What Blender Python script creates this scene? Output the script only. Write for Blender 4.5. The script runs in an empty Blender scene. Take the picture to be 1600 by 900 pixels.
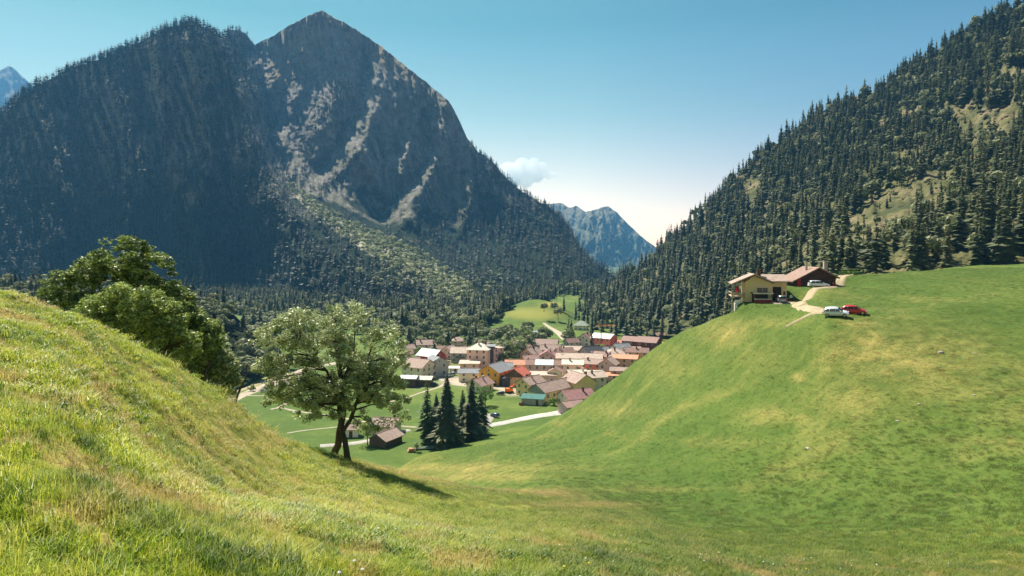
import bpy, bmesh, math, random
import numpy as np
from mathutils import Vector, Matrix
random.seed(7); RNG = np.random.default_rng(11)
scn = bpy.context.scene
COL = scn.collection

# ------------------------------------------------------------------ camera, light, exposure
F = 1066.7                 # focal length in photo pixels (24 mm lens on a 1600 px wide frame)
HZ = 400.0                 # the horizon's row in the photo
SUN_AZ, SUN_EL = math.radians(-35), math.radians(52)   # azimuth from the view direction (+Y), negative = left
cam_d = bpy.data.cameras.new('camera'); cam = bpy.data.objects.new('camera', cam_d); COL.objects.link(cam)
cam_d.lens = 24; cam_d.sensor_width = 36; cam_d.shift_y = -50/1600
cam_d.clip_start = 0.05; cam_d.clip_end = 60000
cam.location = (0, 0, 0); cam.rotation_euler = (math.radians(90), 0, 0)
scn.camera = cam
world = bpy.data.worlds.new('World'); scn.world = world; world.use_nodes = True
wn = world.node_tree; wn.nodes.clear()
wo = wn.nodes.new('ShaderNodeOutputWorld'); wb = wn.nodes.new('ShaderNodeBackground')
sky = wn.nodes.new('ShaderNodeTexSky'); sky.sky_type = 'NISHITA'; sky.sun_disc = False
sky.sun_elevation = SUN_EL; sky.sun_rotation = SUN_AZ; sky.altitude = 900
sky.air_density = 1.0; sky.dust_density = 1.6; sky.ozone_density = 2.0
wb.inputs['Strength'].default_value = 0.092
# warm, pale air low over the far valley; clear teal blue above
tc = wn.nodes.new('ShaderNodeTexCoord'); sx = wn.nodes.new('ShaderNodeSeparateXYZ'); wn.links.new(tc.outputs['Generated'], sx.inputs[0])
rp = wn.nodes.new('ShaderNodeValToRGB'); wn.links.new(sx.outputs[2], rp.inputs[0])
for i_, (p_, c_) in enumerate([(0.0, (2.0, 1.32, 0.90)), (0.10, (1.45, 0.98, 0.62)), (0.20, (0.76, 0.73, 0.43)), (0.32, (0.29, 0.46, 0.27)), (0.75, (0.20, 0.35, 0.26))]):
    e_ = rp.color_ramp.elements[i_] if i_ < 2 else rp.color_ramp.elements.new(p_)
    e_.position = p_; e_.color = (*c_, 1)
tint = wn.nodes.new('ShaderNodeMix'); tint.data_type = 'RGBA'; tint.blend_type = 'MULTIPLY'; tint.inputs[0].default_value = 1.0
rx = wn.nodes.new('ShaderNodeValToRGB'); ma = wn.nodes.new('ShaderNodeMath'); ma.operation = 'MULTIPLY_ADD'; ma.inputs[1].default_value = 0.5; ma.inputs[2].default_value = 0.5
wn.links.new(sx.outputs[0], ma.inputs[0]); wn.links.new(ma.outputs[0], rx.inputs[0])          # the sky deepens to the right, away from the sun
for i_, (p_, c_) in enumerate([(0.15, (1.08, 1.10, 1.0)), (0.55, (1.0, 1.0, 1.0)), (0.80, (0.66, 0.60, 0.78))]):
    e_ = rx.color_ramp.elements[i_] if i_ < 2 else rx.color_ramp.elements.new(p_)
    e_.position = p_; e_.color = (*c_, 1)
t2 = wn.nodes.new('ShaderNodeMix'); t2.data_type = 'RGBA'; t2.blend_type = 'MULTIPLY'; t2.inputs[0].default_value = 1.0
wn.links.new(rp.outputs[0], t2.inputs[6]); wn.links.new(rx.outputs[0], t2.inputs[7]); wn.links.new(t2.outputs[2], tint.inputs[7])
wn.links.new(sky.outputs[0], tint.inputs[6]); wn.links.new(tint.outputs[2], wb.inputs['Color'])
wn.links.new(wb.outputs[0], wo.inputs['Surface'])
sun_d = bpy.data.lights.new('sun', 'SUN'); sun_d.energy = 5.0; sun_d.angle = math.radians(0.53)
sun_d.color = (1.0, 0.93, 0.80)
sun = bpy.data.objects.new('sun', sun_d); COL.objects.link(sun)
SDIR = Vector((math.sin(SUN_AZ)*math.cos(SUN_EL), math.cos(SUN_AZ)*math.cos(SUN_EL), math.sin(SUN_EL)))
sun.rotation_euler = SDIR.to_track_quat('Z', 'Y').to_euler()
vs = scn.view_settings; vs.view_transform = 'Standard'; vs.look = 'None'; vs.exposure = 1.38; vs.gamma = 1
vs.use_curve_mapping = False
scn.render.engine = 'CYCLES'
cy = scn.cycles
cy.use_denoising = True
try: cy.denoiser = 'OPENIMAGEDENOISE'
except Exception: pass
cy.max_bounces = 14; cy.diffuse_bounces = 3; cy.glossy_bounces = 2; cy.transmission_bounces = 3
cy.transparent_max_bounces = 8; cy.volume_bounces = 14
cy.use_adaptive_sampling = True; cy.adaptive_threshold = 0.02
cy.caustics_reflective = False; cy.caustics_refractive = False

def P(px, py, d):
    return ((px-800.0)/F*d, d, (HZ-py)/F*d)
def PV(px, py, zv=-60.0):
    """the point where the photo's pixel meets the level z = zv"""
    d = -zv*F/(py-HZ); return ((px-800.0)/F*d, d, zv)

# ------------------------------------------------------------------ noise (numpy)
def _hash(ix, iy, seed):
    h = (ix.astype(np.int64)*374761393 + iy.astype(np.int64)*668265263 + seed*1442695041) & 0xffffffff
    h = ((h ^ (h >> 13))*1274126177) & 0xffffffff
    return ((h ^ (h >> 16)) & 0xffffff)/float(0xffffff)
def noise2(x, y, seed=0):
    x = np.asarray(x, float); y = np.asarray(y, float)
    ix = np.floor(x); iy = np.floor(y); fx = x-ix; fy = y-iy
    a = [_hash(ix+i, iy+j, seed)*2*np.pi for i, j in ((0,0),(1,0),(0,1),(1,1))]
    g = [np.cos(t)*(fx-i)+np.sin(t)*(fy-j) for t, (i, j) in zip(a, ((0,0),(1,0),(0,1),(1,1)))]
    u = fx*fx*fx*(fx*(fx*6-15)+10); v = fy*fy*fy*(fy*(fy*6-15)+10)
    return ((g[0]*(1-u)+g[1]*u)*(1-v)+(g[2]*(1-u)+g[3]*u)*v)*1.5
def fbm(x, y, o=4, seed=0, gain=0.5):
    s = 0; a = 1.0; f = 1.0
    for k in range(o):
        s = s+a*noise2(np.asarray(x)*f, np.asarray(y)*f, seed+k*17); a *= gain; f *= 2.03
    return s
def ridged(x, y, o=4, seed=0, gain=0.5):
    s = 0; a = 1.0; f = 1.0
    for k in range(o):
        s = s+a*(1-2*np.abs(noise2(np.asarray(x)*f, np.asarray(y)*f, seed+k*17))); a *= gain; f *= 2.03
    return s
def sstep(a, b, x):
    t = np.clip((x-a)/(b-a), 0, 1); return t*t*(3-2*t)

# ------------------------------------------------------------------ linking and tagging
def mesh_np(name, V, Fc, mats=(), parent=None, smooth=True, attrs=None, mi=None, loc=None):
    """V (n,3); Fc (m,k) array of k-gons or a list of such arrays; mi material index per face"""
    V = np.asarray(V, np.float32)
    Fl = Fc if isinstance(Fc, list) else [Fc]
    Fl = [np.asarray(f, np.int32) for f in Fl if len(f)]
    if loc is not None: V = V-np.asarray(loc, np.float32)
    me = bpy.data.meshes.new(name)
    nl = sum(f.size for f in Fl); nf = sum(len(f) for f in Fl)
    me.vertices.add(len(V)); me.vertices.foreach_set('co', V.ravel())
    me.loops.add(nl); me.loops.foreach_set('vertex_index', np.concatenate([f.ravel() for f in Fl]))
    me.polygons.add(nf)
    tot = np.concatenate([np.full(len(f), f.shape[1], np.int32) for f in Fl])
    st = np.zeros(nf, np.int32); st[1:] = np.cumsum(tot)[:-1]
    me.polygons.foreach_set('loop_start', st)
    try: me.polygons.foreach_set('loop_total', tot)
    except Exception: pass
    me.polygons.foreach_set('use_smooth', np.full(nf, bool(smooth)))
    if mi is not None: me.polygons.foreach_set('material_index', np.asarray(mi, np.int32))
    for m in (mats if isinstance(mats, (list, tuple)) else [mats]): me.materials.append(m)
    for k, (v, dom) in (attrs or {}).items():
        v = np.asarray(v, np.float32)
        if v.ndim == 2:
            a = me.color_attributes.new(k, 'FLOAT_COLOR', dom); 
            if v.shape[1] == 3: v = np.concatenate([v, np.ones((len(v), 1), np.float32)], 1)
            a.data.foreach_set('color', v.ravel())
        else:
            a = me.attributes.new(k, 'FLOAT', dom); a.data.foreach_set('value', v)
    me.update(calc_edges=True); me.validate(clean_customdata=False)
    o = bpy.data.objects.new(name, me); COL.objects.link(o)
    if loc is not None: o.location = loc
    if parent is not None: o.parent = parent
    return o
def tag(o, label=None, cat=None, group=None, kind=None):
    if label: o['label'] = label
    if cat: o['category'] = cat
    if group: o['group'] = group
    if kind: o['kind'] = kind
    return o
def empty(name, loc=(0,0,0), rz=0.0, label=None, cat=None, group=None):
    o = bpy.data.objects.new(name, None); COL.objects.link(o)
    o.empty_display_size = 0.5
    o.location = loc; o.rotation_euler = (0, 0, rz); return tag(o, label, cat, group)
def copy_tree(o, parent=None):
    c = o.copy(); COL.objects.link(c)
    if parent is not None: c.parent = parent
    for ch in list(o.children): copy_tree(ch, c)
    return c
class MB:
    """collects boxes, prisms and tubes into one mesh"""
    def __init__(s): s.v = []; s.f = []; s.m = []
    def add(s, vs_, fs, mi=0):
        b = len(s.v); s.v += [tuple(p) for p in vs_]; s.f += [tuple(i+b for i in f) for f in fs]; s.m += [mi]*len(fs); return s
    def box(s, x0, x1, y0, y1, z0, z1, mi=0, M=None):
        v = [(x, y, z) for z in (z0, z1) for x, y in ((x0,y0),(x1,y0),(x1,y1),(x0,y1))]
        if M is not None: v = [M @ Vector(p) for p in v]
        return s.add(v, [(3,2,1,0),(4,5,6,7),(0,1,5,4),(1,2,6,5),(2,3,7,6),(3,0,4,7)], mi)
    def poly_prism(s, pts, axis, a, b, mi=0):
        """pts 2-D outline extruded along axis ('x' or 'y' or 'z') from a to b"""
        n = len(pts)
        def mk(p, t): return {'x': (t, p[0], p[1]), 'y': (p[0], t, p[1]), 'z': (p[0], p[1], t)}[axis]
        v = [mk(p, a) for p in pts]+[mk(p, b) for p in pts]
        f = [tuple(range(n-1, -1, -1)), tuple(range(n, 2*n))]+[(i, (i+1) % n, n+(i+1) % n, n+i) for i in range(n)]
        return s.add(v, f, mi)
    def tube(s, pts, rads, n=8, mi=0, caps=True):
        rings = []
        pts = [Vector(p) for p in pts]
        for i, p in enumerate(pts):
            t = (pts[min(i+1, len(pts)-1)]-pts[max(i-1, 0)]).normalized()
            a = t.cross(Vector((0.3, 1, 0.1))).normalized(); b = t.cross(a)
            rings.append([p+(a*math.cos(k*2*math.pi/n)+b*math.sin(k*2*math.pi/n))*rads[i] for k in range(n)])
        v = [q for r in rings for q in r]; f = []
        for i in range(len(rings)-1):
            for k in range(n):
                f.append((i*n+k, i*n+(k+1) % n, (i+1)*n+(k+1) % n, (i+1)*n+k))
        if caps: f += [tuple(range(n-1, -1, -1)), tuple((len(rings)-1)*n+k for k in range(n))]
        return s.add(v, f, mi)
    def build(s, name, mats, parent=None, smooth=False, loc=None):
        me = bpy.data.meshes.new(name); me.from_pydata([tuple(p) for p in s.v], [], s.f)
        for m in (mats if isinstance(mats, (list, tuple)) else [mats]): me.materials.append(m)
        for p, k in zip(me.polygons, s.m): p.material_index = k; p.use_smooth = smooth
        me.validate(); me.update()
        bm = bmesh.new(); bm.from_mesh(me); bmesh.ops.recalc_face_normals(bm, faces=bm.faces); bm.to_mesh(me); bm.free()
        o = bpy.data.objects.new(name, me); COL.objects.link(o)
        if loc is not None: o.location = loc
        if parent is not None: o.parent = parent
        return o

# ------------------------------------------------------------------ materials
class NT:
    def __init__(s, name):
        s.m = bpy.data.materials.new(name); s.m.use_nodes = True; s.t = s.m.node_tree
        s.t.nodes.clear(); s.out = s.n('OutputMaterial'); 
    def n(s, typ, **kw):
        x = s.t.nodes.new('ShaderNode'+typ)
        for k, v in kw.items():
            if k.startswith('_'): x.inputs[k[1:].replace('_', ' ')].default_value = v
            else: setattr(x, k, v)
        return x
    def l(s, a, b): s.t.links.new(a, b)
    def coord(s, kind='Object'): return s.n('TexCoord').outputs[kind]
    def pos(s): return s.n('NewGeometry').outputs['Position']
    def noise(s, vec, scale, detail=4, rough=0.55, dist=0.0, vscale=None):
        if vscale is not None:
            mp = s.n('Mapping'); mp.inputs['Scale'].default_value = vscale; s.l(vec, mp.inputs['Vector']); vec = mp.outputs[0]
        x = s.n('TexNoise'); x.inputs['Scale'].default_value = scale; x.inputs['Detail'].default_value = detail
        x.inputs['Roughness'].default_value = rough; x.inputs['Distortion'].default_value = dist
        s.l(vec, x.inputs['Vector']); return x.outputs['Fac']
    def ramp(s, fac, stops, interp='LINEAR'):
        r = s.n('ValToRGB'); cr = r.color_ramp; cr.interpolation = interp
        while len(cr.elements) > 1: cr.elements.remove(cr.elements[-1])
        for i, (p, c) in enumerate(stops):
            e = cr.elements[0] if i == 0 else cr.elements.new(p)
            e.position = p; e.color = (c if isinstance(c, (tuple, list)) else (c, c, c))[:3]+(1,)
        s.l(fac, r.inputs[0]); return r.outputs[0]
    def mix(s, fac, a, b, mode='MIX'):
        x = s.n('Mix'); x.data_type = 'RGBA'; x.blend_type = mode
        for v, sock in ((fac, x.inputs[0]), (a, x.inputs[6]), (b, x.inputs[7])):
            if hasattr(v, 'is_output'): s.l(v, sock)
            elif isinstance(v, (tuple, list)): sock.default_value = tuple(v[:3])+(1,)
            else: sock.default_value = v
        return x.outputs[2]
    def math(s, op, a, b=0.0, clamp=False):
        x = s.n('Math'); x.operation = op; x.use_clamp = clamp
        for v, sock in ((a, x.inputs[0]), (b, x.inputs[1])):
            if hasattr(v, 'is_output'): s.l(v, sock)
            else: sock.default_value = v
        return x.outputs[0]
    def bump(s, h, strength=0.5, dist=1.0):
        b = s.n('Bump'); b.inputs['Strength'].default_value = strength; b.inputs['Distance'].default_value = dist
        s.l(h, b.inputs['Height']); return b.outputs[0]
    def bsdf(s, col, rough=0.9, spec=0.2, metal=0.0, normal=None):
        b = s.n('BsdfPrincipled')
        if hasattr(col, 'is_output'): s.l(col, b.inputs['Base Color'])
        else: b.inputs['Base Color'].default_value = tuple(col[:3])+(1,)
        if hasattr(rough, 'is_output'): s.l(rough, b.inputs['Roughness'])
        else: b.inputs['Roughness'].default_value = rough
        b.inputs['Specular IOR Level'].default_value = spec; b.inputs['Metallic'].default_value = metal
        if normal is not None: s.l(normal, b.inputs['Normal'])
        s.l(b.outputs[0], s.out.inputs['Surface']); return b
    def leafy(s, col, trans=0.35, tcol=None, rough=0.6, spec=0.25):
        b = s.bsdf(col, rough, spec)
        t = s.n('BsdfTranslucent'); tc = tcol if tcol is not None else col
        if hasattr(tc, 'is_output'): s.l(tc, t.inputs[0])
        else: t.inputs[0].default_value = tuple(tc[:3])+(1,)
        mx = s.n('MixShader'); mx.inputs[0].default_value = trans
        s.l(b.outputs[0], mx.inputs[1]); s.l(t.outputs[0], mx.inputs[2]); s.l(mx.outputs[0], s.out.inputs['Surface'])
        return s.m
    def attr(s, name, out='Color'):
        a = s.n('Attribute'); a.attribute_name = name; return a.outputs[out]
_pm = {}
def paint(col, rough=0.85, var=0.12, scale=0.6, spec=0.2, metal=0.0):
    """weathered plain surface: the colour broken up by noise"""
    key = (tuple(round(c, 3) for c in col), rough, var, scale, spec, metal)
    if key in _pm: return _pm[key]
    t = NT('surface_paint'); c = t.coord('Object')
    n = t.noise(c, scale, 5, 0.65); n2 = t.noise(c, scale*0.25, 2, 0.5)
    k = t.math('ADD', t.math('MULTIPLY', n, 0.6), t.math('MULTIPLY', n2, 0.4))
    lo = tuple(x*(1-var*2) for x in col); hi = tuple(min(1, x*(1+var*2)) for x in col)
    t.bsdf(t.ramp(k, [(0.3, lo), (0.7, hi)]), rough, spec, metal); _pm[key] = t.m; return t.m
# ------------------------------------------------------------------ ground materials
def meadow_mat(name='meadow_grass', near=True):
    t = NT(name); p = t.pos()
    big = t.noise(p, 0.035, 4, 0.6, 0.5); mid = t.noise(p, 0.35, 5, 0.7, 0.3); fine = t.noise(p, 3.2, 5, 0.75)
    k = t.math('ADD', t.math('MULTIPLY', big, 0.45), t.math('ADD', t.math('MULTIPLY', mid, 0.35), t.math('MULTIPLY', fine, 0.35)))
    base = t.ramp(k, [(0.36, (0.042, 0.080, 0.015)), (0.50, (0.062, 0.108, 0.019)), (0.62, (0.092, 0.138, 0.026)), (0.74, (0.15, 0.17, 0.042))])
    base = t.mix(t.attr('tall', 'Fac'), base, t.ramp(k, [(0.36, (0.05, 0.09, 0.014)), (0.50, (0.13, 0.17, 0.022)), (0.62, (0.24, 0.26, 0.04)), (0.74, (0.36, 0.27, 0.10))]))
    dry = t.attr('dry', 'Fac')
    dn = t.math('MULTIPLY', dry, t.ramp(t.math('ADD', t.math('MULTIPLY', mid, 0.5), t.math('MULTIPLY', fine, 0.5)), [(0.38, 0.0), (0.62, 1.0)]), True)
    col = t.mix(dn, base, (0.40, 0.31, 0.10))
    t.bsdf(col, 0.95, 0.1, normal=t.bump(t.math('ADD', t.math('MULTIPLY', fine, 0.5), mid), 0.7, 0.5))
    return t.m
M_MEADOW = meadow_mat()
# ------------------------------------------------------------------ the meadow: left slope, gully and right mound, one sheet
# per azimuth (photo column): control points (depth, row) or (depth, 'z', height)
def zc(d, v): return (d, v)
COLS = {
 -1000: [(0.5,-1.2),(2,-.6),(5.5,.4),(11,1.2),(14,-1),(27,-15),(45,-36),(66,-52),(90,-60),(105,-60.5),(120,-63)],
 -300: [(0.6,-1.5),(2.8,-1.3),(8,-.7),(17,-.2),(21,-3),(38,-18),(65,-40),(95,-54),(130,-60),(150,-60.5),(170,-63)],
 0:   [(0.7,-1.6),(3.5,'y',900),(10,-1.75),(21,'y',453),(26,-4),(44,-20),(75,-42),(110,-56),(150,-60),(170,-60.5),(190,-63)],
 100: [(0.7,-1.62),(3.9,'y',900),(11,-2.2),(23,'y',484),(28,-5),(46,-20),(76,-42),(112,-56),(152,-60),(172,-60.5),(190,-63)],
 200: [(0.7,-1.63),(4.3,'y',900),(15,-3.9),(27,'y',528),(32,-7),(50,-21),(78,-42),(115,-56),(155,-60),(175,-60.5),(195,-63)],
 300: [(0.7,-1.64),(5,'y',900),(18,-5.5),(31,'y',584),(37,-9.5),(54,-23),(82,-42),(118,-56),(158,-60),(178,-60.5),(198,-63)],
 370: [(0.7,-1.65),(5.6,'y',900),(21,-6.9),(35,'y',628),(41,-12.5),(58,-25),(86,-42),(121,-56),(160,-60),(180,-60.5),(200,-63)],
 430: [(0.7,-1.66),(6.1,'y',900),(24,-8.2),(40,'y',674),(47,-16),(63,-27),(90,-43),(125,-56),(165,-60),(183,-60.5),(200,-63)],
 490: [(0.7,-1.67),(6.6,'y',900),(27,-9.4),(47,'y',699),(54,-18),(71,-29),(100,-45),(135,-56),(172,-60),(188,-60.5),(205,-63)],
 545: [(0.7,-1.68),(7.2,'y',900),(30,-10.6),(54,'y',714),(62,-20),(80,-31),(110,-45),(142,-55.5),(175,-60),(190,-60.5),(207,-63)],
 600: [(0.7,-1.69),(7.7,'y',900),(32,-11.7),(56,'y',729),(63,-21),(82,-32),(114,-44),(150,-53),(180,-59),(192,-60.3),(210,-63)],
 650: [(0.7,-1.7),(8.2,'y',900),(33,-12.4),(58,'y',742),(65,-22.5),(85,-32.5),(118,-42),(158,-51.5),(190,-57.5),(205,-60.2),(225,-63)],
 740: [(0.7,-1.7),(9.2,'y',900),(36,-13.9),(62,'y',760),(69,-24.5),(88,-31.5),(120,-39),(160,-47.5),(208,-57),(225,-60.2),(245,-63)],
 810: [(0.7,-1.7),(9.8,'y',900),(38,-14.8),(65,'y',768),(72,-25.2),(90,-30.5),(124,-37.5),(168,-47),(220,-57),(240,-60.2),(262,-63)],
 860: [(0.7,-1.7),(10.2,'y',900),(39,-15.1),(68,'y',772),(75,-26),(92,-29.8),(126,-36.5),(172,-46),(226,'y',656),(242,-60),(265,-63)],
 900: [(0.7,-1.7),(10.6,'y',900),(40,-15.4),(70,'y',776),(78,-26.8),(95,-30.5),(127,-36.3),(170,-42),(208,'y',632),(222,-50),(255,-63)],
 940: [(0.7,-1.7),(11.5,'y',900),(41,-15.9),(72,'y',779),(82,-28),(100,-31.5),(130,-35),(165,-36.8),(192,'y',605),(205,-42),(240,-63)],
 1000:[(0.7,-1.7),(13,'y',900),(43,-17),(74,'y',787),(86,-29),(104,-30.6),(130,-30.7),(152,-28.7),(174,'y',562),(186,-31),(220,-60)],
 1050:[(0.7,-1.7),(14,'y',900),(37,-15.4),(74,'y',795),(86,-28.6),(103,-28.5),(125,-26.7),(145,-23.6),(166,'y',529),(178,-25),(212,-58)],
 1095:[(0.7,-1.7),(14.8,'y',900),(37.5,-15.8),(72,'y',798),(84,-27.6),(100,-26.8),(120,-24.2),(138,-20),(157,'y',508),(168,-20),(203,-54)],
 1140:[(0.7,-1.7),(15.5,'y',900),(38,-16.2),(70,'y',800),(82,-26.6),(98,-25.3),(115,-22),(130,-17.2),(148,'y',491),(158,-17),(194,-48)],
 1180:[(0.7,-1.7),(16.2,'y',900),(38.5,-16.5),(68,'y',803),(80,-25.8),(95,-24),(110,-20),(123,-14.8),(137,'y',479),(158,-10.5),(196,-42)],
 1230:[(0.7,-1.7),(17,'y',900),(39,-16.8),(66,'y',805),(78,-25),(92,-22.8),(104,-18.6),(114,-13.6),(130,'y',481),(166,-8.2),(202,-30)],
 1300:[(0.7,-1.7),(18,'y',900),(40,-17.2),(62,'y',808),(74,-23.2),(86,-20.4),(95,-16.4),(102,-11.9),(110,'y',493),(176,-6.0),(216,-16)],
 1400:[(0.7,-1.7),(20,'y',900),(40,-17.3),(58,'y',808),(70,-21.3),(82,-18.3),(92,-14.4),(101,-11.0),(113,'y',485),(188,-4.9),(232,-9)],
 1500:[(0.7,-1.7),(21,'y',900),(39.5,-16.8),(56,'y',800),(68,-19.9),(80,-16.6),(91,-13.2),(103,-10.4),(118,'y',473),(202,-3.4),(252,-5)],
 1600:[(0.7,-1.7),(22,'y',900),(38,-15.7),(53,'y',780),(66,-18),(79,-15.2),(91,-12.5),(105,-9.9),(123,'y',464),(214,-3.0),(272,-3)],
 1900:[(0.7,-1.8),(22,-9),(36,-13),(50,-15.5),(63,-15),(77,-12.8),(90,-10.5),(106,-8.2),(126,-6),(222,-1),(300,2)],
 2600:[(0.6,-2),(14,-7),(22,-10),(32,-12),(42,-12),(52,-10),(62,-8.5),(75,-7),(90,-5),(150,0),(220,6)]}
_cx = np.array(sorted(COLS)); _cd = []; _cz = []
for c in _cx:
    dd = []; zz = []
    for t_ in COLS[int(c)]:
        dd.append(t_[0]); zz.append((HZ-t_[2])/F*t_[0] if t_[1] == 'y' else t_[1])
    _cd.append(dd); _cz.append(zz)
_cd = np.array(_cd, float); _cz = np.array(_cz, float)
def _pchip(x, X, Y):
    """monotone cubic through (X, Y) sampled at x"""
    h = np.diff(X); dl = np.diff(Y, axis=0)/h.reshape((-1,)+(1,)*(Y.ndim-1))
    m = np.zeros_like(Y); m[0] = dl[0]; m[-1] = dl[-1]
    same = dl[:-1]*dl[1:] > 0
    hm = 2*dl[:-1]*dl[1:]/np.where(same, dl[:-1]+dl[1:], 1)
    m[1:-1] = np.where(same, hm, 0)
    i = np.clip(np.searchsorted(X, x)-1, 0, len(X)-2); t = (x-X[i])/h[i]
    sh = (slice(None),)+(None,)*(Y.ndim-1); t = t[sh]; hh = h[i][sh]
    return ((2*t**3-3*t**2+1)*Y[i]+(t**3-2*t**2+t)*hh*m[i]+(-2*t**3+3*t**2)*Y[i+1]+(t**3-t**2)*hh*m[i+1])
GPX = np.concatenate([np.linspace(-1000, -80, 50), np.linspace(-60, 1660, 431), np.linspace(1680, 2600, 50)])
GD = _pchip(GPX, _cx.astype(float), _cd); GZ = _pchip(GPX, _cx.astype(float), _cz)
NS = 26
_rows_d = []; _rows_z = []
tt = np.linspace(0, 1, NS+1)[:-1]
K = GD.shape[1]
hk = np.diff(GD, axis=1); dk = np.diff(GZ, axis=1)/hk
mk_ = np.zeros_like(GZ); mk_[:, 0] = dk[:, 0]; mk_[:, -1] = dk[:, -1]
mk_[:, 1:-1] = (dk[:, :-1]*hk[:, 1:]+dk[:, 1:]*hk[:, :-1])/(hk[:, :-1]+hk[:, 1:])
_w = (1-sstep(600, 900, GPX)); mk_[:, 3] = mk_[:, 3]*(1-_w)+dk[:, 2]*_w
_w = sstep(1180, 1260, GPX); mk_[:, 8] = mk_[:, 8]*(1-_w)+dk[:, 8]*_w
for k in range(K-1):
    for t in tt:
        _rows_d.append(GD[:, k]*(1-t)+GD[:, k+1]*t)
        h = hk[:, k]
        _rows_z.append((2*t**3-3*t**2+1)*GZ[:, k]+(t**3-2*t**2+t)*h*mk_[:, k]+(-2*t**3+3*t**2)*GZ[:, k+1]+(t**3-t**2)*h*mk_[:, k+1])
_rows_d.append(GD[:, -1]); _rows_z.append(GZ[:, -1])
RD = np.array(_rows_d); RZ = np.array(_rows_z)          # rows x columns
RX = (GPX[None, :]-800)/F*RD
# small swells and cattle terracettes
_am = sstep(3, 30, RD)
RZ = RZ + _am*(0.20*fbm(RX/9, RD/9, 4, 5)*(0.3+0.7*sstep(60, 100, RD))+0.5*fbm(RX/38, RD/38, 2, 9)*sstep(70, 110, RD))
RZ = RZ - 0.12*sstep(4, 20, RD)*(1-sstep(1.0, 1.3, RD/GD[:, 3][None, :]))*(1-sstep(700, 1000, GPX)[None, :])
RZ = RZ + 0.10*fbm(RX/2.2, RD/2.2, 3, 21)*sstep(1.5, 5, RD)
# narrow cattle treads running along the slope of the mound
RZ = RZ + 0.055*np.sin((RZ+0.7*fbm(RX/16, RD/16, 3, 41))*2*np.pi/0.95)*sstep(0.0, 0.5, fbm(RX/20, RD/20, 2, 43)+0.35)*sstep(70, 88, RD)*(1-sstep(116, 150, RD))*sstep(820, 960, GPX)[None, :]
# flat pad for the house and its yard
def pad(X, Y, Z, cx, cy, r0, r1, z):
    w = 1-sstep(r0, r1, np.hypot(X-cx, Y-cy)); return Z*(1-w)+z*w
RZ = pad(RX, RD, RZ, 69.5, 152, 8, 13, -6.95)
RZ = pad(RX, RD, RZ, 54.5, 142, 5.5, 9.5, -9.6)
def ground_z(x, y):
    """height of the meadow sheet at (x, y); arrays"""
    x = np.atleast_1d(np.asarray(x, float)); y = np.atleast_1d(np.asarray(y, float))
    px = 800+F*x/np.maximum(y, 0.3)
    j = np.clip(np.searchsorted(GPX, px)-1, 0, len(GPX)-2); w = np.clip((px-GPX[j])/(GPX[j+1]-GPX[j]), 0, 1)
    out = np.empty_like(x)
    for jj in np.unique(j):
        s = j == jj
        za = np.interp(y[s], RD[:, jj], RZ[:, jj]); zb = np.interp(y[s], RD[:, jj+1], RZ[:, jj+1])
        out[s] = za*(1-w[s])+zb*w[s]
    return out
def gz(x, y): return float(ground_z(x, y)[0])
def on_slope(px, d):
    x = (px-800)/F*d; return (x, d, gz(x, d))
# dry patches, given where they lie on the ground (photo row/column of the patch, its half sizes)
DRY = [(1200,650,40,14,.9),(1190,560,60,30,.35),(1420,560,130,45,.95),(1330,620,70,40,.7),(1480,600,120,35,.6),(1250,655,28,9,.8),(1130,520,40,22,.8),(1050,570,40,30,.5),
       (960,640,60,14,.5),(1120,690,60,9,.5),(1250,590,14,9,.9),(1500,545,60,22,.7),(1350,505,40,9,.8),(1210,505,50,9,.6),(1600,650,60,20,.5),(700,732,160,9,.9),(850,768,60,5,1.0),(610,712,60,9,1.0),
       (760,745,90,7,1.0),(900,790,110,6,.9),(1010,765,90,5,.45),(350,650,60,30,.6),(420,690,40,22,.9),(280,760,40,40,.5),(120,640,60,25,.4),(60,470,40,14,.9),(150,800,60,25,.5),(450,850,60,40,.3),(870,660,12,5,.6),(1560,690,90,12,.5)]
PYg = HZ-RZ/RD*F
dry = np.zeros_like(RZ)
for (a, b, ra, rb, w) in DRY:
    dry = np.maximum(dry, .8*w*np.exp(-(((GPX[None, :]-a)/ra)**2+((PYg-b)/rb)**2)))
_st = np.exp(-((RD-GD[:, 3][None, :]-1.5)/(1.6+0.02*np.maximum(0, GPX-560)[None, :]))**2)*sstep(555, 640, GPX)[None, :]*(1-sstep(830, 960, GPX)[None, :]); dry = np.maximum(dry, 1.1*_st)
dry = dry+0.35*sstep(0.15, 0.9, fbm(RX/14, RD/14, 4, 31))
dry = dry+0.9*sstep(0.26, 0.36, fbm(RX/1.7+9, RD/1.7, 3, 144))*(1-sstep(18, 50, RD))*sstep(1.5, 3, RD)
# the uncut, yellower grass of the near slope
tall = 1-sstep(0, 1, (RD-GD[:, 3][None, :]*0.75)/(GD[:, 3][None, :]*0.3))*sstep(560, 900, GPX)[None, :]
tall = tall*(1-0.85*sstep(420, 1250, GPX[None, :]+RD*4+60*fbm(RX/9, RD/9, 3, 61)))
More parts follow.
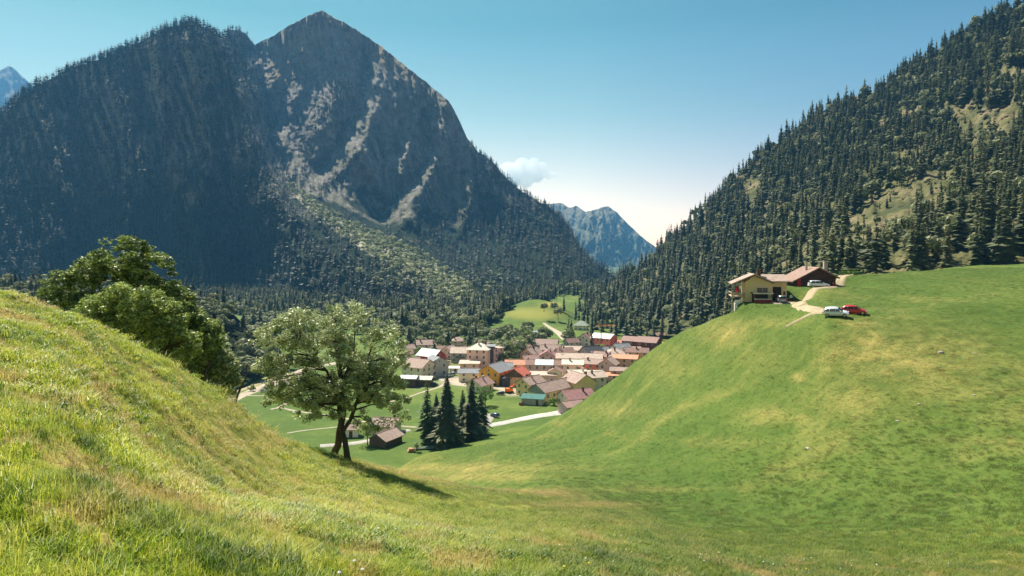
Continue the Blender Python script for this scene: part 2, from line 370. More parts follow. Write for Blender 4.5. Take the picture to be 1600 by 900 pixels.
# the sheet also runs on behind the camera
bx = RX[0]*40; rowb = np.stack([bx, np.full_like(bx, -45.), -1.7+0.0*bx-0.25*bx*0.3], 1)
Vg = np.stack([RX, RD, RZ], -1).reshape(-1, 3)
Vg = np.concatenate([rowb, Vg]); dry_v = np.concatenate([np.zeros(len(bx)), dry.ravel()])
nr, nc = RZ.shape[0]+1, RZ.shape[1]
ii = (np.arange(nr-1)[:, None]*nc+np.arange(nc-1)[None, :]).ravel()
Fg = np.stack([ii, ii+1, ii+nc+1, ii+nc], 1)
meadow = mesh_np('meadow', Vg, Fg, [M_MEADOW], attrs={'dry': (np.clip(dry_v, 0, 1), 'POINT'), 'tall': (np.concatenate([np.zeros(len(bx)), tall.ravel()]), 'POINT')})
tag(meadow, kind='structure')

# ------------------------------------------------------------------ valley floor
def valley_z(x, y):
    x = np.asarray(x, float); y = np.asarray(y, float)
    z = -60+0*x
    z = z+0.9*fbm(x/120, y/120, 2, 3)*sstep(600, 800, y)
    # the two rounded meadow hills behind the village
    def hump(px, d, sx, sy, h):
        cx = (px-800)/F*d; return h*np.exp(-(((x-cx)/sx)**2+((y-d)/sy)**2))
    z = z+hump(838, 640, 36, 55, 19)+hump(905, 960, 60, 120, 13)+hump(868, 760, 30, 60, 5)
    return z
def valley_mat():
    t = NT('valley_grass'); p = t.pos()
    big = t.noise(p, 0.012, 3, 0.5, 0.6); fine = t.noise(p, 0.25, 5, 0.7)
    mid = t.noise(p, 0.06, 4, 0.6)
    k = t.math('ADD', t.math('MULTIPLY', big, 0.40), t.math('ADD', t.math('MULTIPLY', fine, 0.32), t.math('MULTIPLY', mid, 0.30)))
    base = t.ramp(k, [(0.34, (0.045, 0.085, 0.020)), (0.5, (0.080, 0.125, 0.026)), (0.62, (0.13, 0.17, 0.036)), (0.75, (0.24, 0.23, 0.07))])
    col = t.mix(t.attr('dry', 'Fac'), base, (0.34, 0.30, 0.07))
    col = t.mix(t.attr('soil', 'Fac'), col, (0.42, 0.36, 0.27))
    t.bsdf(col, 0.95, 0.1, normal=t.bump(fine, 0.4, 1.0)); return t.m
gx = np.concatenate([np.linspace(-1500, -420, 28), np.linspace(-400, 320, 240), np.linspace(340, 1200, 22)])
gy = np.concatenate([np.linspace(120, 1100, 320), np.linspace(1130, 2400, 30)])
X, Y = np.meshgrid(gx, gy); Z = valley_z(X, Y)
pxv = 800+F*X/Y; pyv = HZ-Z/Y*F
def blob(lst):
    o = np.zeros_like(X)
    for a, b, ra, rb, w in lst: o = np.maximum(o, w*np.exp(-(((pxv-a)/ra)**2+((pyv-b)/rb)**2)**2))
    return o
vd = blob([(832,490,45,10,.55),(770,545,30,8,.4),(648,540,22,6,.7),(1010,537,40,8,.8),(420,600,70,9,.5),(860,476,16,4,.9),(690,565,60,12,.15)])  # dry grass; the hill behind the village yellowed further to look sunlit
vsoil = blob([(870,585,90,30,.75),(760,590,70,14,.8),(690,590,36,9,.7),(960,560,60,25,.7),(700,555,60,12,.35),(800,612,20,7,.8),(660,600,40,8,.3),(450,592,50,7,.5)])
vsoil = vsoil*sstep(-0.35, 0.25, fbm(X/14, Y/14, 3, 4)+0.25)
nr, nc = X.shape; ii = (np.arange(nr-1)[:, None]*nc+np.arange(nc-1)[None, :]).ravel()
valley = mesh_np('valley_floor', np.stack([X, Y, Z], -1).reshape(-1, 3), np.stack([ii, ii+1, ii+nc+1, ii+nc], 1), [valley_mat()],
                 attrs={'dry': (vd.ravel(), 'POINT'), 'soil': (vsoil.ravel(), 'POINT')})
tag(valley, kind='structure')
# far ground sheet reaching the horizon, under everything
fg = MB(); fg.add([(-30000, -400, -66), (30000, -400, -66), (30000, 40000, -66), (-30000, 40000, -66)], [(0, 1, 2, 3)])
far_ground = fg.build('ground', [paint((0.06, 0.09, 0.03), scale=0.002)]); tag(far_ground, kind='structure')

# ------------------------------------------------------------------ mountains: every ridge and spur at its own distance
def mountain(name, sil, foot, ctrl, mat, nx=420, ny=230, amp=60, seed=1, fx=34.0, fy=120.0, slant=0.25, back=0.35, rough_top=1.5, attr=None, creases=()):
    """sil/foot: (column,row) outlines; ctrl: (column,row,distance) known distances, spread by a thin-plate spline"""
    sil = np.array(sil, float); foot = np.array(foot, float); ctrl = np.array(ctrl, float)
    px = np.linspace(sil[0, 0], sil[-1, 0], nx)
    top = np.interp(px, sil[:, 0], sil[:, 1]); bot = np.interp(px, foot[:, 0], foot[:, 1])
    top = top-rough_top*fbm(px/14, px*0+seed, 4, seed)
    s = np.linspace(0, 1, ny)[:, None]
    PX = np.repeat(px[None, :], ny, 0); PY = top[None, :]*(1-s)+bot[None, :]*s
    A = ctrl[:, :2]/300.0; n = len(A)
    r = np.linalg.norm(A[:, None]-A[None], axis=-1); U = np.where(r > 0, r**2*np.log(r+1e-12), 0)
    Pm = np.concatenate([np.ones((n, 1)), A], 1)
    L = np.block([[U+1e-4*np.eye(n), Pm], [Pm.T, np.zeros((3, 3))]])
    w = np.linalg.solve(L, np.concatenate([np.log(ctrl[:, 2]), np.zeros(3)]))
    Q = np.stack([PX, PY], -1).reshape(-1, 2)/300.0
    D = np.zeros(len(Q))
    for i in range(n):
        rr = np.linalg.norm(Q-A[i], axis=1); D += w[i]*np.where(rr > 0, rr**2*np.log(rr+1e-12), 0)
    D += w[n]+w[n+1]*Q[:, 0]+w[n+2]*Q[:, 1]
    D = np.exp(D).reshape(PX.shape)
    U1 = (PX-PY*slant)/fx; V1 = PY/fy
    wx = fbm(U1*0.5, V1*0.8, 3, seed+50)*0.7
    nz = ridged(U1+wx, V1+wx, 5, seed, 0.55)+0.45*fbm(PX/8, PY/16, 4, seed+7, 0.6)
    wob = 7*fbm(PX/30, PY/30, 3, seed+90); wob2 = 7*fbm(PX/30+5, PY/30, 3, seed+91)
    for pts, ca, cw in creases:            # sharp spurs (positive) and gullies (negative)
        best = np.full(PX.shape, 1e9)
        for (ax, ay), (bx_, by_) in zip(pts[:-1], pts[1:]):
            vx, vy = bx_-ax, by_-ay; L2 = vx*vx+vy*vy; u_ = np.clip(((PX+wob-ax)*vx+(PY+wob2-ay)*vy)/L2, 0, 1)
            best = np.minimum(best, np.hypot(PX+wob-ax-u_*vx, (PY+wob2-ay-u_*vy)))
        D = D-ca*np.exp(-best/cw)
    D = D-amp*nz*np.clip(1.2-0.6*s, 0, 1)
    Xm = (PX-800)/F*D; Zm = (HZ-PY)/F*D
    # the far side, falling away behind the ridge
    rowsX = [Xm]; rowsY = [D]; rowsZ = [Zm]
    bX = []; bY = []; bZ = []
    for q in (1.0, 0.6, 0.25):
        kk = 1+back*q; hgt = Zm[0]
        bX.append(Xm[0]*kk); bY.append(D[0]*kk); bZ.append(-66+(hgt+66)*(1-q)**0.8*0.96)
    Xa = np.concatenate([np.array(bX), Xm]); Ya = np.concatenate([np.array(bY), D]); Za = np.concatenate([np.array(bZ), Zm])
    nr, nc = Xa.shape; ii = (np.arange(nr-1)[:, None]*nc+np.arange(nc-1)[None, :]).ravel()
    fa = np.zeros(Xa.shape)
    fb = np.zeros(Xa.shape)
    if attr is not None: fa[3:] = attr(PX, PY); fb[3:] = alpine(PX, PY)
    o = mesh_np(name, np.stack([Xa, Ya, Za], -1).reshape(-1, 3), np.stack([ii, ii+nc, ii+nc+1, ii+1], 1), [mat], attrs={'fan': (fa.ravel(), 'POINT'), 'sunlit_turf': (fb.ravel(), 'POINT')})
    tag(o, kind='structure')
    def at(qx, qy):
        """3-D points on the slope at photo (column,row) arrays"""
        j = np.clip((qx-px[0])/(px[-1]-px[0])*(nx-1), 0, nx-1.001); j0 = j.astype(int); fj = j-j0
        tp = np.interp(qx, px, top); bt = np.interp(qx, px, bot)
        i = np.clip((qy-tp)/(bt-tp)*(ny-1), 0, ny-1.001); i0 = i.astype(int); fi = i-i0
        def lp(Aq): return (Aq[i0, j0]*(1-fi)*(1-fj)+Aq[i0+1, j0]*fi*(1-fj)+Aq[i0, j0+1]*(1-fi)*fj+Aq[i0+1, j0+1]*fi*fj)
        return np.stack([lp(Xm), lp(D), lp(Zm)], -1)
    o_at = at
    return o, at, (px, top, bot)

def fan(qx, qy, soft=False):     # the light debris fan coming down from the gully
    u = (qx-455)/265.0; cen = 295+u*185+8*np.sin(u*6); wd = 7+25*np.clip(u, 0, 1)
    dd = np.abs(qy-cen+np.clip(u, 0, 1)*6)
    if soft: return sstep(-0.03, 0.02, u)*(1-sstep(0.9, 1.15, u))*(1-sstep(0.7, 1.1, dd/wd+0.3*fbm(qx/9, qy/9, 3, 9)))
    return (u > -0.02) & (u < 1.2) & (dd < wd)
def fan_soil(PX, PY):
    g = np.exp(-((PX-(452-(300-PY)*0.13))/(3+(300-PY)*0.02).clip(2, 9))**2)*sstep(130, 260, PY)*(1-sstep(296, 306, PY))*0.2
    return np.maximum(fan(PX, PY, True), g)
def alpine(PX, PY):            # dry tan turf and scree of the summit flanks, lightened to look sunlit
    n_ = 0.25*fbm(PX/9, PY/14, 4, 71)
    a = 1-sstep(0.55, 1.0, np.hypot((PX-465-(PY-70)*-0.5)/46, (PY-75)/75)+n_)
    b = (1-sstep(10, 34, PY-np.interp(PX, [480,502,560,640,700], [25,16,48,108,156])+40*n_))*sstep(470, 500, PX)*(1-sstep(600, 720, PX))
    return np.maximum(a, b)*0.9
ALP = lambda PX, PY: 0
def mountain_mat(name, forest, rock, lo, hi, slope=0.62, fscale=0.045, rscale=0.01, grass=(0.13, 0.13, 0.05)):
    """forest below, rock above the height band lo..hi and where the ground is steep"""
    t = NT(name); p = t.pos(); g = t.n('NewGeometry')
    sep = t.n('SeparateXYZ'); t.l(p, sep.inputs[0]); sn = t.n('SeparateXYZ'); t.l(g.outputs['Normal'], sn.inputs[0])
    nb = t.noise(p, rscale, 6, 0.65, 0.4); nf = t.noise(p, fscale, 5, 0.75); nv = t.noise(p, rscale*3.5, 8, 0.72, 0.6, (1, 1, 0.3))
    hgt = t.math('DIVIDE', t.math('SUBTRACT', sep.outputs[2], lo), hi-lo)
    hgt = t.math('ADD', hgt, t.math('MULTIPLY', t.math('SUBTRACT', nb, 0.5), 3.2))
    rockf = t.ramp(hgt, [(0.35, 0.0), (0.65, 1.0)])
    fc = t.ramp(nf, [(0.32, tuple(c*0.45 for c in forest)), (0.5, forest), (0.68, tuple(c*1.7 for c in forest))])
    rc = t.ramp(nv, [(0.3, tuple(c*0.7 for c in rock)), (0.5, rock), (0.68, tuple(min(1, c*1.35) for c in rock))])
    gr = t.ramp(t.math('ADD', t.math('MULTIPLY', nf, 0.5), t.math('MULTIPLY', nb, 0.5)), [(0.47, 0.0), (0.56, 1.0)])
    rc = t.mix(t.math('MULTIPLY', gr, 0.7), rc, grass)
    col = t.mix(rockf, fc, rc)
    col = t.mix(t.attr('sunlit_turf', 'Fac'), col, t.ramp(nf, [(0.35, (0.17, 0.13, 0.07)), (0.5, (0.27, 0.205, 0.125)), (0.65, (0.34, 0.26, 0.18))]))
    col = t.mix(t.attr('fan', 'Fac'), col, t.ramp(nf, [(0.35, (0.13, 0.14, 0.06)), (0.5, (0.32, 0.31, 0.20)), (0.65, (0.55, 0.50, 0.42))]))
    hb = t.math('ADD', t.math('MULTIPLY', nf, 4.0), t.math('MULTIPLY', nv, 16.0))
    t.bsdf(col, 1.0, 0.05, normal=t.bump(hb, 0.8, 1.0)); return t.m
SIL_A = [(-420,260),(-250,250),(-100,215),(0,178),(30,152),(60,132),(100,114),(150,95),(200,75),(250,50),(285,36),(312,37),(330,50),(346,60),(360,48),(372,45),(385,54),(398,70),
         (410,64),(425,57),(450,41),(480,25),(502,16),(522,27),(560,48),(600,76),(640,108),(680,140),(700,156),(715,182),(730,216),(748,238),(768,250),(785,272),(805,292),(840,314),
         (868,330),(888,352),(905,384),(925,408),(950,425),(985,446),(1020,470)]
FOOT_A = [(-420,462),(0,462),(400,468),(560,478),(700,484),(780,476),(860,460),(940,452),(1020,475)]
CTRL_A = [(-400,270,1180),(-200,250,1290),(0,178,1400),(150,95,1500),(290,35,1600),(335,55,1640),(370,47,1900),(400,70,2080),(450,42,2080),(502,16,2060),(560,48,2030),(640,108,1950),
          (700,156,1880),(730,216,1830),(770,250,1780),(840,314,1700),(888,352,1640),(920,400,1500),(985,446,1350),
          (-400,462,1010),(0,462,1110),(200,465,1150),(400,466,1130),(480,472,1010),(600,480,820),(700,484,790),(780,476,860),(860,460,1020),(940,452,1180),(1020,475,1000),
          (100,300,1290),(300,200,1440),(300,350,1300),(200,420,1190),(380,150,1640),(400,220,1520),(430,300,1370),(455,360,1270),(480,420,1110),
          (415,120,1960),(420,200,1840),(440,260,1680),(462,300,1500),(500,330,1340),(560,380,1130),(640,430,950),(720,462,860),
          (540,135,1880),(500,200,1790),(475,270,1660),(560,240,1700),(510,290,1600),(600,340,1580),(700,400,1400),(800,425,1200),(880,430,1160),
          (620,220,1830),(700,260,1780),(640,320,1640),(760,330,1640),(830,380,1470),(580,120,1950)]
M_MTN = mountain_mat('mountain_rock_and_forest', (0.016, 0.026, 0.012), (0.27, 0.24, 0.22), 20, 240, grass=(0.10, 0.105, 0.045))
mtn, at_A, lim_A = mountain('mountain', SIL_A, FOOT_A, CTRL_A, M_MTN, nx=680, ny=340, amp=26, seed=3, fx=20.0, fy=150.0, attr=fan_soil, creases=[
    ([(505,18),(528,80),(540,135),(505,200),(478,260),(468,302)], 45, 22), ([(600,78),(592,160),(562,236),(520,282),(500,305)], 50, 22), ([(702,158),(690,240),(645,320),(610,385)], 110, 26),
    ([(770,250),(800,330),(850,395),(900,440)], 60, 24), ([(640,110),(655,190),(628,270)], 90, 16), ([(468,85),(474,110),(462,160),(448,210)], 60, 16), ([(728,216),(738,290),(720,360)], 70, 18), ([(840,315),(868,370),(905,425)], 60, 16),
    ([(348,60),(376,130),(402,220),(442,330),(480,440)], 170, 30), ([(290,36),(302,120),(334,230),(300,350),(320,455)], 90, 34), ([(372,46),(384,100),(400,160)], 70, 12), ([(150,95),(205,250),(185,400)], 60, 34), ([(50,135),(95,300),(60,450)], 50, 34),
    ([(240,55),(255,150),(235,260)], 90, 20), ([(560,240),(600,300),(640,350)], 70, 18), ([(-80,205),(-50,330),(-90,450)], 50, 34),
    ([(400,72),(416,150),(428,240),(456,300)], -190, 16), ([(572,80),(562,150),(528,225),(500,262)], -110, 16), ([(660,170),(668,250),(600,330)], -90, 16), ([(330,150),(355,280),(380,420)], -110, 20), ([(215,110),(245,220),(240,380)], -100, 22), ([(110,150),(140,300),(120,440)], -100, 24)])
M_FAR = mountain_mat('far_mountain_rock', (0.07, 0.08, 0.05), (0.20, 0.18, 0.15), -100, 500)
SIL_C = [(780,330),(820,322),(862,317),(880,318),(890,325),(900,321),(915,331),(935,326),(950,322),(965,333),(985,354),(1008,374),(1030,390),(1060,418),(1100,440)]
mtn3, at_C, lim_C = mountain('distant_mountain', SIL_C, [(780,445),(1100,452)],
    [(780,330,5600),(860,318,5400),(950,322,5200),(1025,386,5000),(1100,440,4700),(780,445,3900),(950,445,3700),(1100,452,3600),(880,380,4700),(930,380,4300),(985,400,4600)],
    M_FAR, nx=260, ny=120, amp=100, seed=8, fx=26, fy=90)
SIL_D = [(-500,190),(-200,150),(-60,125),(-20,118),(0,110),(14,102),(28,112),(44,128),(60,140),(100,160),(180,190)]
mtn4, at_D, lim_D = mountain('distant_peak', SIL_D, [(-500,300),(180,320)],
    [(-500,190,6000),(0,110,6200),(180,190,6400),(-500,300,5200),(0,310,5000),(180,320,5200)], M_FAR, nx=160, ny=80, amp=170, seed=12)

# ------------------------------------------------------------------ forested hillside on the right
def hillside_mat():
    t = NT('hillside_ground'); p = t.pos()
    a = t.noise(p, 0.03, 5, 0.65, 0.5); b = t.noise(p, 0.3, 5, 0.75)
    k = t.math('ADD', t.math('MULTIPLY', a, 0.6), t.math('MULTIPLY', b, 0.4))
    c = t.ramp(k, [(0.36, (0.030, 0.040, 0.018)), (0.46, (0.075, 0.080, 0.032)), (0.53, (0.13, 0.12, 0.05)), (0.59, (0.22, 0.165, 0.11)), (0.66, (0.08, 0.085, 0.035))])
    t.bsdf(c, 1, 0.1, normal=t.bump(t.math('ADD', t.math('MULTIPLY', a, 5.0), t.math('MULTIPLY', b, 1.2)), 0.8, 1.0)); return t.m
SIL_B = [(900,462),(940,446),(965,436),(990,424),(1012,410),(1040,384),(1080,345),(1130,296),(1180,250),(1230,214),(1280,176),(1330,152),(1380,140),(1410,112),(1450,88),(1500,58),(1550,30),(1600,8),(1700,-50),(1900,-130),(2400,-250)]
FOOT_B = [(900,512),(960,520),(1000,522),(1060,525),(1140,520),(1220,470),(1300,440),(1400,432),(1500,424),(1600,420),(1900,405),(2400,380)]
CTRL_B = [(900,462,1000),(965,436,960),(1012,410,930),(1080,345,900),(1130,296,890),(1180,250,880),(1280,176,860),(1380,140,840),(1450,88,820),(1550,30,780),(1600,8,760),(1900,-130,680),(2400,-250,560),
          (900,512,600),(960,520,560),(1060,525,480),(1140,520,400),(1220,470,330),(1300,440,280),(1400,432,255),(1500,424,250),(1600,420,250),(1900,405,230),(2400,380,190),
          (1100,420,640),(1300,320,560),(1500,250,520),(1600,210,480),(1200,380,560),(1400,340,400)]
hill, at_B, lim_B = mountain('forested_hillside', SIL_B, FOOT_B, CTRL_B, hillside_mat(), nx=360, ny=200, amp=14, seed=21, fx=60, fy=140, back=0.5, rough_top=1.0)

# ------------------------------------------------------------------ wooded knoll on the left, behind the slope
SIL_E = [(-300,470),(-60,452),(0,446),(60,450),(150,452),(230,455),(270,462),(305,462),(330,470),(352,476),(375,500),(395,522),(415,544),(435,562),(452,574)]
FOOT_E = [(-300,640),(0,640),(250,640),(340,622),(380,602),(420,586),(452,577)]
knoll, at_E, lim_E = mountain('rocky_knoll', SIL_E, FOOT_E,
    [(-300,470,430),(0,446,470),(150,452,470),(300,462,450),(352,476,430),(395,522,410),(435,562,385),(452,574,372),(-300,640,230),(0,640,240),(250,640,255),(340,622,288),(380,602,317),(420,586,344),(452,577,362)],
    mountain_mat('knoll_rock', (0.03, 0.045, 0.016), (0.17, 0.15, 0.12), -70, -10, grass=(0.06, 0.08, 0.03), rscale=0.03, fscale=0.2),
    nx=180, ny=90, amp=7, seed=31, fx=40, fy=60, back=0.5)
# ------------------------------------------------------------------ vegetation materials
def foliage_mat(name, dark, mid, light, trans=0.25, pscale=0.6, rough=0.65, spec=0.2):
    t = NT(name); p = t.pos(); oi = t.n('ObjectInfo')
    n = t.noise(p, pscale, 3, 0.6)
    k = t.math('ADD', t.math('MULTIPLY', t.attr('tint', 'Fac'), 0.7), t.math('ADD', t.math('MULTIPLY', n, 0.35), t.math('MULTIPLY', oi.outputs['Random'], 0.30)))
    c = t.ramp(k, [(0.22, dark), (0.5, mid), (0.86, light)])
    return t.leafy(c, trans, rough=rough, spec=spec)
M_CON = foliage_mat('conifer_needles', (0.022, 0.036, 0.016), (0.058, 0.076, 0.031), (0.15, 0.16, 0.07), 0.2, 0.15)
M_CONF = foliage_mat('far_shaded_needles', (0.007, 0.013, 0.008), (0.013, 0.021, 0.011), (0.030, 0.036, 0.018), 0.05, 0.03)  # needles darkened to put the mountain's own shade into the colour
M_BRD = foliage_mat('broadleaf_foliage', (0.06, 0.085, 0.028), (0.14, 0.165, 0.065), (0.28, 0.29, 0.15), 0.32, 0.2)
M_FAN = foliage_mat('pale_fan_foliage', (0.09, 0.12, 0.045), (0.19, 0.22, 0.09), (0.36, 0.37, 0.20), 0.3, 0.05)  # paler copy of the broadleaf foliage, used on the fan
M_LARCH = foliage_mat('larch_needles', (0.05, 0.085, 0.03), (0.09, 0.135, 0.045), (0.15, 0.19, 0.07), 0.3, 0.4)
M_LEAFA = foliage_mat('pale_leaves', (0.030, 0.062, 0.012), (0.14, 0.205, 0.050), (0.52, 0.56, 0.30), 0.28, 0.9, 0.45, 0.45)
M_LEAFB = foliage_mat('green_leaves', (0.030, 0.060, 0.014), (0.11, 0.17, 0.032), (0.36, 0.43, 0.11), 0.30, 0.6, 0.45, 0.35)
M_LEAFC = foliage_mat('bright_leaves', (0.04, 0.10, 0.015), (0.08, 0.17, 0.025), (0.16, 0.27, 0.05), 0.35, 0.6)
def bark_mat(name, c):
    t = NT(name); n = t.noise(t.coord('Object'), 6.0, 5, 0.7, 0.2, (1, 1, 0.25))
    t.bsdf(t.ramp(n, [(0.3, tuple(x*0.5 for x in c)), (0.65, c)]), 1.0, 0.1, normal=t.bump(n, 0.8, 0.05)); return t.m
M_BARK = bark_mat('bark', (0.11, 0.085, 0.065)); M_BARKP = bark_mat('conifer_bark', (0.15, 0.11, 0.09))

# ------------------------------------------------------------------ conifer shapes, one unit tall
def conifer_np(seed, tiers=15, per=8, width=0.17, droop=0.35, sparse=0.0, bare=0.07, bw=0.42):
    r = np.random.default_rng(seed); V = []; Q = []; T = []
    def q4(a, b, c, d, t):
        n = len(V); V.extend([a, b, c, d]); Q.append((n, n+1, n+2, n+3)); T.extend([t]*4)
    lean = r.normal(0, 0.012, 2)
    for i in range(tiers):
        f = i/(tiers-1.0); z = bare+(0.975-bare)*f**0.92
        R = width*(1-f)**0.80*(1.0+0.22*r.normal())+0.012
        if f < 0.12: R *= 0.75+f*2
        a0 = r.uniform(0, 6.28)
        for k in range(per if f < 0.8 else max(4, per-3)):
            if r.random() < sparse: continue
            a = a0+k*6.283/per+r.normal()*0.2; rr = R*r.uniform(0.65, 1.22)
            dz = -droop*rr*r.uniform(0.5, 1.4)+0.01; w = rr*bw+0.006*bw/0.42
            ca, sa = math.cos(a), math.sin(a); zz = z+r.normal()*0.012
            base = np.array([lean[0]*z, lean[1]*z, zz+0.028]); tip = base+np.array([ca*rr, sa*rr, dz-0.02])
            mid = base+np.array([ca*rr*0.55, sa*rr*0.55, dz*0.35]); sd = np.array([-sa*w, ca*w, 0])
            tn = r.uniform(0.1, 0.9)
            q4(base, mid+sd-[0, 0, w*0.55], tip, mid-sd-[0, 0, w*0.55], tn)
    top = len(V)
    V.extend([np.array([0.008, 0, 0.95]), np.array([-0.004, 0.007, 0.95]), np.array([-0.004, -0.007, 0.95]), np.array([0, 0, 1.0])]); T.extend([0.5]*4)
    Q.append((top, top+1, top+3, top+3)); Q.append((top+1, top+2, top+3, top+3)); Q.append((top+2, top, top+3, top+3))
    Q = [q for q in Q]
    return np.array(V), np.array([q if q[2] != q[3] else (q[0], q[1], q[2], q[0]) for q in Q]), np.array(T), lean
def trunk_np(h=0.9, r0=0.014, n=5):
    V = []; Q = []
    for z, rr in ((-0.03, r0*1.3), (0.12, r0), (h, r0*0.15)):
        for k in range(n): V.append((rr*math.cos(k*6.283/n), rr*math.sin(k*6.283/n), z))
    for i in range(2):
        for k in range(n): Q.append((i*n+k, i*n+(k+1) % n, (i+1)*n+(k+1) % n, (i+1)*n+k))
    return np.array(V), np.array(Q)
def clean_quads(V, Q, T):
    """split off the triangles (written as degenerate quads)"""
    tri = Q[:, 0] == Q[:, 3]
    return Q[~tri], Q[tri][:, :3]
def whole_tree(cr):
    """crown + trunk in one array set: V, quads, tris, tint, material per face"""
    V, Q, T, _ = cr; q, t3 = clean_quads(V, Q, T)
    tv, tq = trunk_np(); n = len(V)
    return dict(V=np.concatenate([V, tv]), q=np.concatenate([q, tq+n]), t=t3, T=np.concatenate([T, np.full(len(tv), 0.3)]),
                mq=np.concatenate([np.zeros(len(q), int), np.ones(len(tq), int)]), mt=np.zeros(len(t3), int))
CON = [whole_tree(conifer_np(100+i, tiers=18, per=9, width=w, droop=dr, sparse=sp)) for i, (w, dr, sp) in enumerate(
    [(0.15, 0.5, 0.0), (0.19, 0.45, 0.05), (0.13, 0.6, 0.05), (0.175, 0.38, 0.05), (0.16, 0.4, 0.1), (0.19, 0.35, 0.12)])]
CONL = [whole_tree(conifer_np(200+i, tiers=7, per=5, width=w, droop=0.4)) for i, w in enumerate([0.16, 0.20, 0.24, 0.18])]

def broad_np(seed, n=230, leaf=0.10, lobes=7):
    """broadleaf crown about one unit tall on a short trunk: lumpy clusters of leaf sprays"""
    r = np.random.default_rng(seed); V = []; Q = []; T = []
    L = [(np.array([0, 0, 0.6]), 0.27)]
    for i in range(lobes):
        a = r.uniform(0, 6.28); e = r.uniform(-0.3, 1.0)
        L.append((np.array([0.22*math.cos(a)*math.cos(e), 0.22*math.sin(a)*math.cos(e), 0.56+0.24*math.sin(e)]), r.uniform(0.12, 0.2)))
    for i in range(n):
        c, R = L[r.integers(len(L))]; d = r.normal(size=3); d /= np.linalg.norm(d)
        p = c+d*R*r.uniform(0.8, 1.08)
        u = np.cross(d, r.normal(size=3)); u /= np.linalg.norm(u); v = np.cross(d, u); s = leaf*r.uniform(0.5, 1.1)
        d2 = d*s*0.5; m = len(V)
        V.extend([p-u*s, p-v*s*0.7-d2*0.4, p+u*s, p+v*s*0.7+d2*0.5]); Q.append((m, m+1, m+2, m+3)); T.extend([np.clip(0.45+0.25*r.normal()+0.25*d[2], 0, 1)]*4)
    tv, tq = trunk_np(0.6, 0.022); k = len(V)
    return dict(V=np.concatenate([np.array(V), tv]), q=np.concatenate([np.array(Q), tq+k]), t=np.zeros((0, 3), int), T=np.concatenate([np.array(T), np.full(len(tv), .3)]),
                mq=np.concatenate([np.zeros(len(Q), int), np.ones(len(tq), int)]), mt=np.zeros(0, int))
BRD = [broad_np(300+i) for i in range(5)]; BRDL = [broad_np(320+i, 60, 0.17, 4) for i in range(4)]

def merged(name, protos, pos, h, wfac, mats, kind='stuff', label=None, group=None, tints=None):
    """many trees of a wood as one mesh"""
    n = len(pos); which = RNG.integers(len(protos), size=n); Vs = []; Qs = []; Ts = []; Tn = []; mq = []; mt = []; base = 0
    for k, pr in enumerate(protos):
        idx = np.where(which == k)[0]
        if not len(idx): continue
        a = RNG.uniform(0, 6.283, len(idx)); ca, sa = np.cos(a)[:, None], np.sin(a)[:, None]
        v = pr['V'][None]; hh = h[idx][:, None]; ww = hh*wfac[idx][:, None]
        x = (v[..., 0]*ca-v[..., 1]*sa)*ww; y = (v[..., 0]*sa+v[..., 1]*ca)*ww; z = v[..., 2]*hh
        W = np.stack([x+pos[idx, 0:1], y+pos[idx, 1:2], z+pos[idx, 2:3]], -1).reshape(-1, 3)
        off = (base+np.arange(len(idx))*len(pr['V']))[:, None, None]
        Vs.append(W); Qs.append((pr['q'][None]+off).reshape(-1, 4))
        if len(pr['t']): Tn.append((pr['t'][None]+off).reshape(-1, 3)); mt.append(np.tile(pr['mt'], len(idx)))
        mq.append(np.tile(pr['mq'], len(idx)))
        tv = RNG.normal(0, 0.24, (len(idx), 1)) if tints is None else tints[idx][:, None]
        Ts.append(np.clip(pr['T'][None]*0.8+0.1+tv, 0, 1).ravel()); base += len(W)
    F_ = [np.concatenate(Qs)]+([np.concatenate(Tn)] if Tn else [])
    mi = np.concatenate(mq+mt)
    o = mesh_np(name, np.concatenate(Vs), F_, mats, smooth=False, attrs={'tint': (np.concatenate(Ts), 'POINT')}, mi=mi)
    tag(o, label, None, group, kind); return o
_pc = {}
def single_tree(key, proto, name, pos, h, wf, mats, label, cat, group):
    if key not in _pc:
        o = mesh_np(name, proto['V'], [proto['q']]+([proto['t']] if len(proto['t']) else []), mats, smooth=False,
                    attrs={'tint': (np.clip(proto['T']*0.8+0.1, 0, 1), 'POINT')}, mi=np.concatenate([proto['mq'], proto['mt']]))
        _pc[key] = o.data
    else:
        o = bpy.data.objects.new(name, _pc[key]); COL.objects.link(o)
    o.location = [float(q) for q in pos]; o.scale = (h*wf, h*wf, h); o.rotation_euler = (0, 0, random.uniform(0, 6.28))
    return tag(o, label, cat, group)

# ---- what the near ground hides: rows of the skyline of the meadow per column
SKYROW = np.min(HZ-RZ[20:]/RD[20:]*F, axis=0)
def hidden(p, h, slack=4):
    """true where even the tree's top lies behind the near meadow"""
    px = 800+F*p[:, 0]/p[:, 1]; ry = HZ-(p[:, 2]+h)/p[:, 1]*F
    x = px; out = np.zeros(len(p), bool)
    j = np.clip(np.searchsorted(GPX, x), 0, len(GPX)-1)
    dm = RD[np.argmin(HZ-RZ/RD*F, axis=0), np.arange(len(GPX))]
    return (ry > SKYROW[j]+slack) & (p[:, 1] > dm[j])

CAND = []      # (kind, positions, heights, widths)
def jit(n, lo, hi): return RNG.uniform(lo, hi, n)
